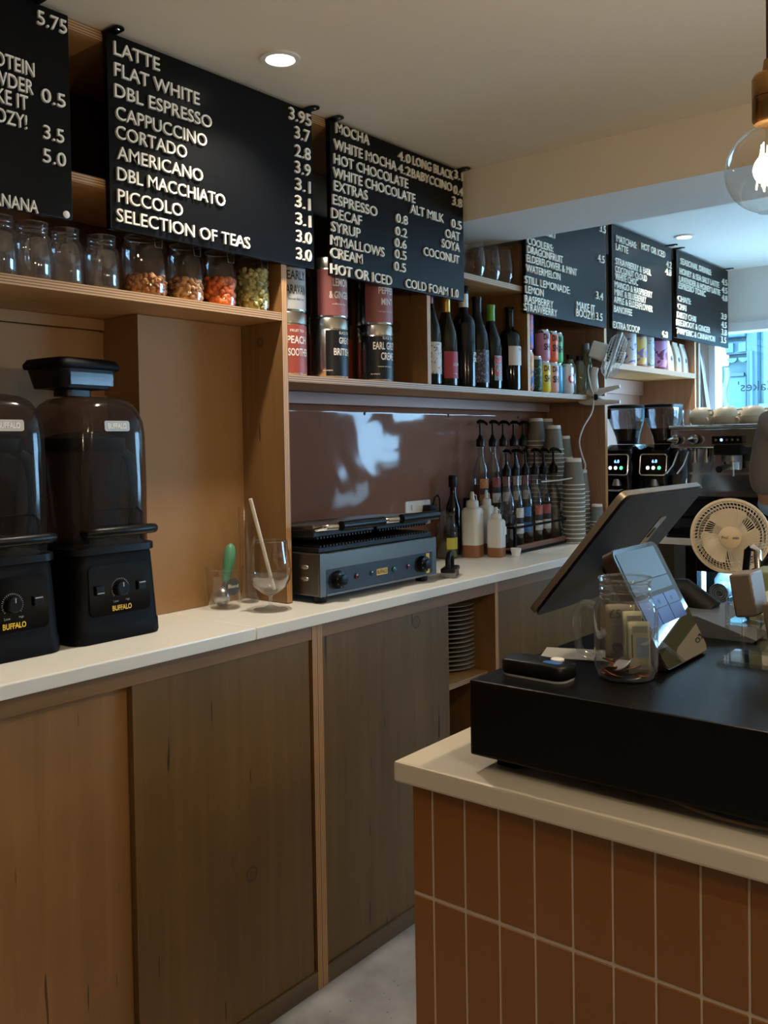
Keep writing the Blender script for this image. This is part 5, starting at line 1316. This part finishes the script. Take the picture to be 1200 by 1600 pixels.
spots = [(-.018, -.012, .006, 8, 0), (.014, -.016, .006, -10, 1), (0, .016, .006, 5, 0), (-.02, .012, .010, 14, 0), (.019, .010, .009, -12, 0), (-.012, -.020, .012, 20, 0), (.008, -.006, .011, 6, 1), (-.004, .004, .015, -8, 0), (.016, -.020, .014, 26, 0), (-.023, -.004, .017, 24, 0), (.004, -.022, .020, 38, 1), (.022, .002, .016, -24, 0), (-.010, .020, .016, -14, 0), (.012, .020, .015, 12, 0), (-.024, .004, .007, 6, 0), (.024, -.006, .007, -8, 0), (-.006, -.026, .008, 12, 0), (.004, .010, .020, 10, 0)]
for i, (x, y, z_, tl, sv) in enumerate(spots):
    r_ = .0135 if sv else rnd.choice((.0100, .0128))
    mb = MB(); mb.lathe([(r_ * .97, 0), (r_, .0003), (r_, .0013), (r_ * .97, .0016), (r_ * .86, .0016), (r_ * .85, .0012), (.0004, .0012)], silver if sv else copper, n=24)
    o = mb.build('coin', loc=(-.478 + x * .86, 1.068 + y * .86, ZD + z_)); o.rotation_euler = (R(tl), R(rnd.uniform(-12, 12)), rnd.uniform(0, 6))
    tag(o, ('large silver coin leaning in front inside the tip jar' if i == 10 else 'silver coin among the coppers in the tip jar, ' + ('right side' if i == 1 else 'under the leaning one')) if sv else 'copper coin in the heap at the bottom of the tip jar', 'coin', 'coins in the tip jar')
def note(label, w, h, col, marks, loc, rz, tilt, bend=.004):
    t = thing('banknote', label, 'banknote', loc, rz)
    t.rotation_euler = (R(tilt), 0, rz)
    mb = MB()
    f = lambda u, v: (u, bend * math.cos(u / w * PI), v)
    mb.loft([[f(-w / 2 + w * q / 8, h * r_ / 6) for q in range(9)] for r_ in range(7)], col, False, False, False)
    p = mb.build('paper', t); m = p.modifiers.new('thickness', 'SOLIDIFY'); m.thickness = .0004
    for kind in marks:
        mb = MB(); g = lambda u0, v0: (lambda u, v, n: (u0 + u, bend * math.cos((u0 + u) / w * PI) - .0006 - n, v0 + v))
        if kind[0] == 'text': letters(mb, kind[1], None, kind[4], .0002, kind[5], g(kind[2], kind[3]), .0)
        elif kind[0] == 'bar':
            a, b, c, d = kind[1:5]; fn = g(0, 0)
            mb.loft([[fn(a + (b - a) * q / 6, zz, 0) for q in range(7)] for zz in (c, d)], kind[5], False, False, False)
        elif kind[0] == 'dot':
            fn = g(kind[1], kind[2]); mb.loft([[fn(kind[3] * s * math.cos(q * PI / 10), kind[3] * 1.1 * s * math.sin(q * PI / 10), 0) for q in range(20)] for s in (1, .05)], kind[4], False, False)
        mb.build('print', t)
    return t
n5 = plain('five pound note paper', S(124, 116, 96), .6, var=.12, scale=60); n10 = plain('pale green note paper', S(150, 148, 120), .6, var=.12, scale=60); nink = plain('note ink', S(70, 66, 70), .6); ngrey = plain('grey note print', S(122, 124, 116), .6, var=.2, scale=200); nblue = plain('blue note print', S(110, 128, 150), .6, var=.2, scale=150)
note('teal and grey five pound note standing at the back left of the tip jar', .036, .070, n5, [('text', '£5', -.013, .052, .011, nink), ('bar', -.012, .012, .042, .046, ngrey), ('bar', -.006, .015, .020, .040, ngrey), ('dot', -.003, .014, .0068, nink)], (-.490, 1.077, ZD + .018), R(28), 5)
note('pale green banknote folded upright in the middle of the tip jar', .024, .072, n10, [('bar', -.006, .011, .060, .066, ngrey), ('bar', -.007, -.002, .010, .055, ngrey)], (-.468, 1.066, ZD + .010), R(38), -2, .003)
note('pale banknote in front at the right of the tip jar, blue border at its foot', .027, .062, n10, [('bar', -.007, .011, .048, .056, ngrey), ('bar', -.009, -.007, .018, .046, nink), ('bar', -.010, .012, .004, .006, nblue), ('text', 'five', -.008, .009, .006, nblue), ('bar', -.003, .012, .018, .042, nblue)], (-.455, 1.056, ZD + .010), R(40), -4, .003)

# till screen: seen from behind, tilted back towards the barista
t = thing('till_screen', 'dark till screen tilted back on its stand, seen from behind', 'screen', (-.47, 1.40, ZD))
o0 = Vector((-.47, 1.40, ZD))
A = Vector((-.714, 1.25, 1.070)); Bq = Vector((-.558, 1.25, 1.260)); up_ = (Bq - A); Hh = up_.length; up_.normalize()
yy = Vector((0, 1, 0)); nn = yy.cross(up_).normalized()              # towards the camera side
Ms = Matrix((yy, up_, nn)).transposed().to_4x4(); Ms.translation = A - o0
grey_case = plain('dark grey screen case', S(15, 16, 19), .6, var=.04, spec=.2); edge_case = plain('warm grey screen edge', S(120, 110, 98), .35, .4)
mb = MB(); mb.loft([[(p[0], p[1], zz) for p in rrect(.16, Hh / 2, .32 * s, Hh * s, .014)] for zz, s in ((0, .97), (.002, .985), (.0045, .99))], grey_case, M=Ms); mb.build('back_cover', t)
mb = MB(); mb.loft([[(p[0], p[1], zz) for p in rrect(.16, Hh / 2, .32, Hh, .014)] for zz in (-.010, -.0002)], edge_case, M=Ms); mb.build('bezel_edge', t)
mb = MB(); mb.loft([[(p[0], p[1], zz) for p in rrect(.16, Hh / 2, .31, Hh - .01, .01)] for zz in (-.0115, -.0102)], black_gl, M=Ms); mb.build('display', t)
mb = MB(); mb.loft([[(p[0], p[1], zz) for p in rrect(.225, Hh * .62, .026, .072, .006)] for zz in (.0046, .0052)], black_gl, M=Ms); mb.loft([[(p[0], p[1], zz) for p in rrect(.225, Hh * .62, .010, .022, .003)] for zz in (.0053, .0058)], grey_case, M=Ms); mb.build('mount_plate', t)
mb = MB(); c_ = Ms @ Vector((.16, Hh * .36, .004)); mb.tube([c_, c_ + Vector((.04, .0, -.04)), Vector((-.07, .03, .05)), Vector((-.03, .03, .02))], [.02, .022, .022, .024], grey_case, 14); mb.build('neck', t)
mb = MB(); mb.prism([(-.12, 0), (.06, 0), (.065, .004), (-.02, .030), (-.12, .030)], 'Y', -.055, .075, plain('slate grey stand', S(84, 88, 94), .45)); mb.build('stand', t)

# customer display: a slim screen leaning back on the drawer, facing the customer side
t = thing('customer_display', 'slim glossy customer display leaning against the till screen, blue tiles lit on it', 'screen', (-.436, 1.180, ZD))
dv = Vector((-.076, 0, .146)); Hd = dv.length; dv.normalize(); nd = yy.cross(dv).normalized()
Md = Matrix((yy, dv, nd)).transposed().to_4x4(); Md.translation = Vector((-.004, 0, .004))
Wd = .148
mb = MB(); mb.loft([[(p[0], p[1], zz) for p in rrect(0, Hd / 2, Wd * s, Hd * s, .012)] for zz, s in ((-.022, .9), (-.016, 1), (-.0012, 1))], plain('bronze device edge', S(74, 58, 50), .3, .5), M=Md); mb.build('casing', t)
glossy_screen = plain('glossy dark glass screen', S(9, 11, 15), .03, var=.1, spec=.9, coat=1.0)
mb = MB(); mb.loft([[(p[0], p[1], zz) for p in rrect(0, Hd / 2, Wd - .002, Hd - .002, .012)] for zz in (-.001, .0)], glossy_screen, M=Md); d = mb.build('glass_front', t)
tileb = lamp('lit blue screen tile', (.06, .14, .42, 1), .42); tilec = lamp('lit grey screen picture', (.14, .25, .33, 1), .26); tilew = lamp('lit pale screen line', (.5, .6, .68, 1), .25)
def quad(a, b, c, e, m, nm, zz=.0004):
    mb = MB(); mb.loft([[(p[0], p[1], q) for p in rrect((a + b) / 2, (c + e) / 2, b - a, e - c, .002, 2)] for q in (zz, zz + .0003)], m, M=Md); mb.build(nm, d)
quad(-.066, .058, .116, .158, tilec, 'screen_picture')
quad(-.066, .058, .098, .1145, lamp('lit dim screen caption', (.05, .075, .10, 1), .4), 'screen_caption')
quad(-.024, .016, .076, .092, tileb, 'screen_tile'); quad(.018, .058, .076, .092, tileb, 'screen_tile'); quad(-.024, .016, .054, .0745, tileb, 'screen_tile'); quad(.018, .058, .054, .0745, tileb, 'screen_tile')
quad(-.066, -.026, .054, .092, tileb, 'screen_tile')
for a, c in ((-.006, .083), (.036, .083)): quad(a - .003, a + .003, c - .003, c + .003, lamp('dark screen icon', (.02, .05, .16, 1), .6), 'screen_icon', .0009)
mb = MB(); letters(mb, 'Payment', .030, .006, .0002, tilew, lambda u, v, n: Md @ Vector((-.060 + u, .103 + v, .0009 + n)), .0); mb.build('screen_lettering', d)

# acrylic stepped holder with two packs of cards
t = thing('card_holder', 'clear acrylic two step card holder at the right end of the cash drawer', 'card holder', (-.41, 1.195, ZD))
ac = acrylic
mb = MB(); mb.box(0, .15, 0, .075, 0, .006, ac, bev=.001); mb.build('base', t)
for yy_ in (.004, .064): MB().box(.010, .0135, yy_, yy_ + .006, .006, .108, ac).build('upright', t)
mb = MB(); mb.box(.010, .052, .004, .070, .052, .056, ac); mb.box(.050, .054, .004, .070, .020, .066, ac); mb.build('upper_step', t)
mb = MB(); mb.box(.052, .098, .004, .070, .018, .022, ac); mb.box(.096, .100, .004, .070, .006, .034, ac); mb.build('lower_step', t)
card_m = plain('grey card face', S(112, 114, 114), .6); card_e = plies('stacked card edges', 'X', S(120, 106, 90), S(64, 54, 46), .0016)
def pack(label, x, z_):
    mb = MB(); M = Matrix.Translation((x, 0, z_)) @ Matrix.Rotation(R(-9), 4, 'Y')
    mb.box(0, .028, .010, .062, 0, .056, card_e, over={'+x': card_m}, bev=.003, M=M)
    o = mb.build('card_pack', loc=(-.41, 1.195, ZD)); tag(o, label, 'cards', 'packs of cards in the acrylic holder')
pack('pack of grey loyalty cards on the upper step of the acrylic holder', .021, .0605)
pack('pack of grey loyalty cards on the lower step of the acrylic holder', .062, .0265)

# green box and pens behind the card holder
t = thing('tea_box', 'pale green box with a white SLA label behind the card packs', 'box', (-.437, 1.415, .9355))
mb = MB(); mb.box(0, .15, 0, .07, 0, .205, plain('pale green card', S(116, 126, 92), .55), bev=.003); mb.build('carton', t)
mb = MB(); mb.prism(rrect(.062, .138, .085, .082, .015), 'Y', -.0012, -.0004, letter_m)
letters(mb, 'upto', .034, .012, .0003, txt_dark, on_ny(.030, -.0014, .155), .0); letters(mb, 'SLA', .055, .030, .0003, txt_dark, on_ny(.030, -.0014, .110), .03); mb.build('label', t)
t = thing('tongs', 'steel and black tongs standing in a pot behind the green box', 'tongs', (-.470, 1.53, .9355))
mb = MB(); mb.tube([(-.006, 0, .035), (-.012, 0, .13), (-.003, 0, .222), (.003, 0, .226)], [.005, .006, .006, .006], black_pl, 8); mb.build('arm', t)
mb = MB(); mb.tube([(.008, 0, .035), (.016, 0, .13), (.012, 0, .222), (.003, 0, .228)], [.005, .006, .006, .006], chrome, 8); mb.build('arm', t)
t = thing('scissors', 'black handled scissors standing in a pot beside the tongs', 'scissors', (-.432, 1.535, .9355))
mb = MB(); mb.torus((0, 0, .196), .016, .005, black_pl, 'Y', 20, 8, Matrix.Rotation(R(30), 3, 'Y')); mb.tube([(0, 0, .045), (.004, 0, .18)], .004, black_pl, 8); mb.build('handle', t)
mb = MB(); mb.tube([(0, 0, .02), (0, 0, .10)], .003, steel, 6); mb.build('blade', t)
for x, s in ((-.470, 'holding the tongs'), (-.431, 'holding the scissors')):
    o = MB().lathe([(.017, 0), (.018, .002), (.0185, .13), (.0165, .13), (.0155, .012), (.002, .011)], black_pl, n=24).build('utensil_pot', loc=(x, 1.531, .9355)); tag(o, 'slim black pot on the till counter ' + s, 'pot')

# desk fan on the till counter
fan_cream = plain('cream fan plastic', S(204, 190, 166), .42, var=.02)
F0 = Vector((-.700, 2.02, .9355))
t = thing('desk_fan', 'round cream desk fan facing the camera on the till counter', 'fan', (-.655, 2.06, .9355))
fdir = Vector((.335, -1, .02))
Mf = frame(Vector((0, -.06, .1945)), fdir)
fan_head(t, Mf, .078, fan_cream, 'ProBreeze', 60, .05, plain('tan hub plastic', S(196, 176, 146), .45))
mb = MB(); mb.lathe([(.032, -.075), (.036, -.06), (.036, -.03)], fan_cream, n=24, M=Mf @ Matrix.Rotation(R(90), 4, 'Y')); mb.build('motor_housing', t)
mb = MB(); mb.tube([(0, 0, .014), (0, .012, .08), (-.012, .0, .17)], [.018, .014, .016], fan_cream, 14); mb.build('neck', t)
mb = MB(); mb.lathe([(.055, 0), (.057, .004), (.05, .014), (.02, .018)], fan_cream, n=32); mb.build('base', t)

# ---------------------------------------------------------------- the barista, cut by the right edge of the photo
skin = plain('skin', S(186, 138, 112), .55, var=.04); shirt = plain('grey brown cotton', S(126, 116, 110), .9, var=.05, scale=12, bump=.3, bscale=60); denim = plain('dark trouser cloth', S(40, 42, 50), .85); bluec = plain('pale blue sleeve cloth', S(150, 182, 214), .85, var=.05); hairc = plain('dark brown hair', S(44, 32, 26), .6, var=.2, scale=200)
def skinned(name, V, E, m, parent, sub=2, root=0):
    me = bpy.data.meshes.new(name); me.from_pydata([v[0] for v in V], E, [])
    o = bpy.data.objects.new(name, me); COL.objects.link(o)
    sk = o.modifiers.new('skin', 'SKIN'); me.skin_vertices.new(name='') if not me.skin_vertices else None
    for i, v in enumerate(V):
        r_ = v[1] if isinstance(v[1], tuple) else (v[1], v[1])
        me.skin_vertices[0].data[i].radius = r_; me.skin_vertices[0].data[i].use_root = (i == root)
    sb = o.modifiers.new('smooth', 'SUBSURF'); sb.levels = sub; sb.render_levels = sub
    bpy.context.view_layer.update()
    ev = o.evaluated_get(bpy.context.evaluated_depsgraph_get()); nm = bpy.data.meshes.new_from_object(ev)
    bpy.data.objects.remove(o)
    nm.materials.clear(); nm.materials.append(m)
    for p in nm.polygons: p.use_smooth = True
    o2 = bpy.data.objects.new(name, nm); COL.objects.link(o2); o2.parent = parent; return o2
pr = thing('person', 'person in a grey brown top with pale blue sleeves working at the espresso machine', 'person', (-.735, 3.27, 0))
V = [((0, 0, .93), (.15, .105)), ((0, 0, 1.08), (.135, .10)), ((0, .0, 1.24), (.16, .11)), ((0, -.01, 1.38), (.13, .085)), ((0, .0, 1.45), .055), ((0, .02, 1.51), .05)]
E_ = [(0, 1), (1, 2), (2, 3), (3, 4), (4, 5)]
def chain(start, pts):
    p = start
    for q in pts:
        V.append(q); E_.append((p, len(V) - 1)); p = len(V) - 1
    return p
# head
chain(5, [((0, .045, 1.575), (.070, .082)), ((0, .045, 1.645), (.074, .090)), ((0, .04, 1.70), (.055, .065))])
hands = []
for s in (-1, 1):
    w = chain(3, [((s * .175, -.01, 1.375), .062), ((s * .205, .02, 1.25), .052), ((s * .215, .045, 1.115), .042), ((s * .19, .16, 1.085), .036), ((s * .16, .285, 1.10), .026), ((s * .155, .33, 1.105), (.020, .032))])
    hands.append(w)
    for k, (dx, ln) in enumerate(((-.026, .060), (-.009, .070), (.009, .066), (.025, .052))):
        chain(w, [((s * .155 + dx, .372, 1.108), .0105), ((s * .155 + dx, .372 + ln * .45, 1.103), .0095), ((s * .155 + dx, .372 + ln * .8, 1.088), .0085)])
    chain(w, [((s * .155 - s * .036, .345, 1.098), .0115), ((s * .155 - s * .052, .372, 1.088), .0095)])
    chain(0, [((s * .095, 0, .86), (.088, .095)), ((s * .105, .01, .50), .062), ((s * .105, -.015, .30), .055), ((s * .105, -.01, .09), .040), ((s * .108, .06, .035), (.04, .032)), ((s * .11, .15, .028), (.036, .024))])
body = skinned('body', V, E_, skin, pr)
mb = MB()
for s in (-1, 1):
    mb.ball((s * .030, .122, 1.628), .012, plain('eye white', S(225, 222, 216), .3), 10, 6)
    mb.ball((s * .078, .035, 1.62), .024, skin, 10, 6, (.4, .7, 1.2))
mb.ball((0, .138, 1.598), .016, skin, 10, 6, (.8, 1, 1.5)); mb.ball((0, .122, 1.553), .022, plain('lips', S(160, 92, 84), .5), 10, 6, (1, .35, .3))
mb.build('face_features', pr)
mb = MB(); mb.ball((0, .025, 1.668), .096, hairc, 20, 12, (.9, 1.05, .9)); mb.ball((0, -.03, 1.60), .07, hairc, 16, 10, (1.0, .7, 1.1)); mb.build('hair', pr)
SV = [((0, 0, .90), (.175, .125)), ((0, 0, 1.08), (.150, .115)), ((0, 0, 1.24), (.178, .126)), ((0, -.01, 1.385), (.145, .10)), ((0, 0, 1.438), .068)]
SE = [(0, 1), (1, 2), (2, 3), (3, 4)]
for s in (-1, 1):
    n0 = len(SV); SV += [((s * .180, -.01, 1.38), .072), ((s * .212, .015, 1.25), .068), ((s * .222, .035, 1.13), .064)]; SE += [(3, n0), (n0, n0 + 1), (n0 + 1, n0 + 2)]
skinned('shirt', SV, SE, shirt, pr)
for s in (-1, 1):
    skinned('sleeve', [((s * .215, .035, 1.135), .050), ((s * .213, .060, 1.105), .050), ((s * .192, .15, 1.088), .046), ((s * .165, .265, 1.098), .036)], [(0, 1), (1, 2), (2, 3)], bluec, pr)
TV = [((0, 0, .97), (.158, .112)), ((0, 0, .90), (.165, .12))]; TE = [(0, 1)]
for s in (-1, 1):
    n0 = len(TV); TV += [((s * .098, 0, .83), (.098, .105)), ((s * .107, .008, .50), .076), ((s * .107, -.012, .28), .068), ((s * .107, -.01, .09), .060)]; TE += [(1, n0), (n0, n0 + 1), (n0 + 1, n0 + 2), (n0 + 2, n0 + 3)]
skinned('trousers', TV, TE, denim, pr, root=1)
for s in (-1, 1):
    skinned('shoe', [((s * .107, -.05, .045), .046), ((s * .108, .03, .048), .048), ((s * .112, .15, .036), (.045, .034)), ((s * .113, .19, .034), (.036, .030))], [(0, 1), (1, 2), (2, 3)], black_mat, pr)
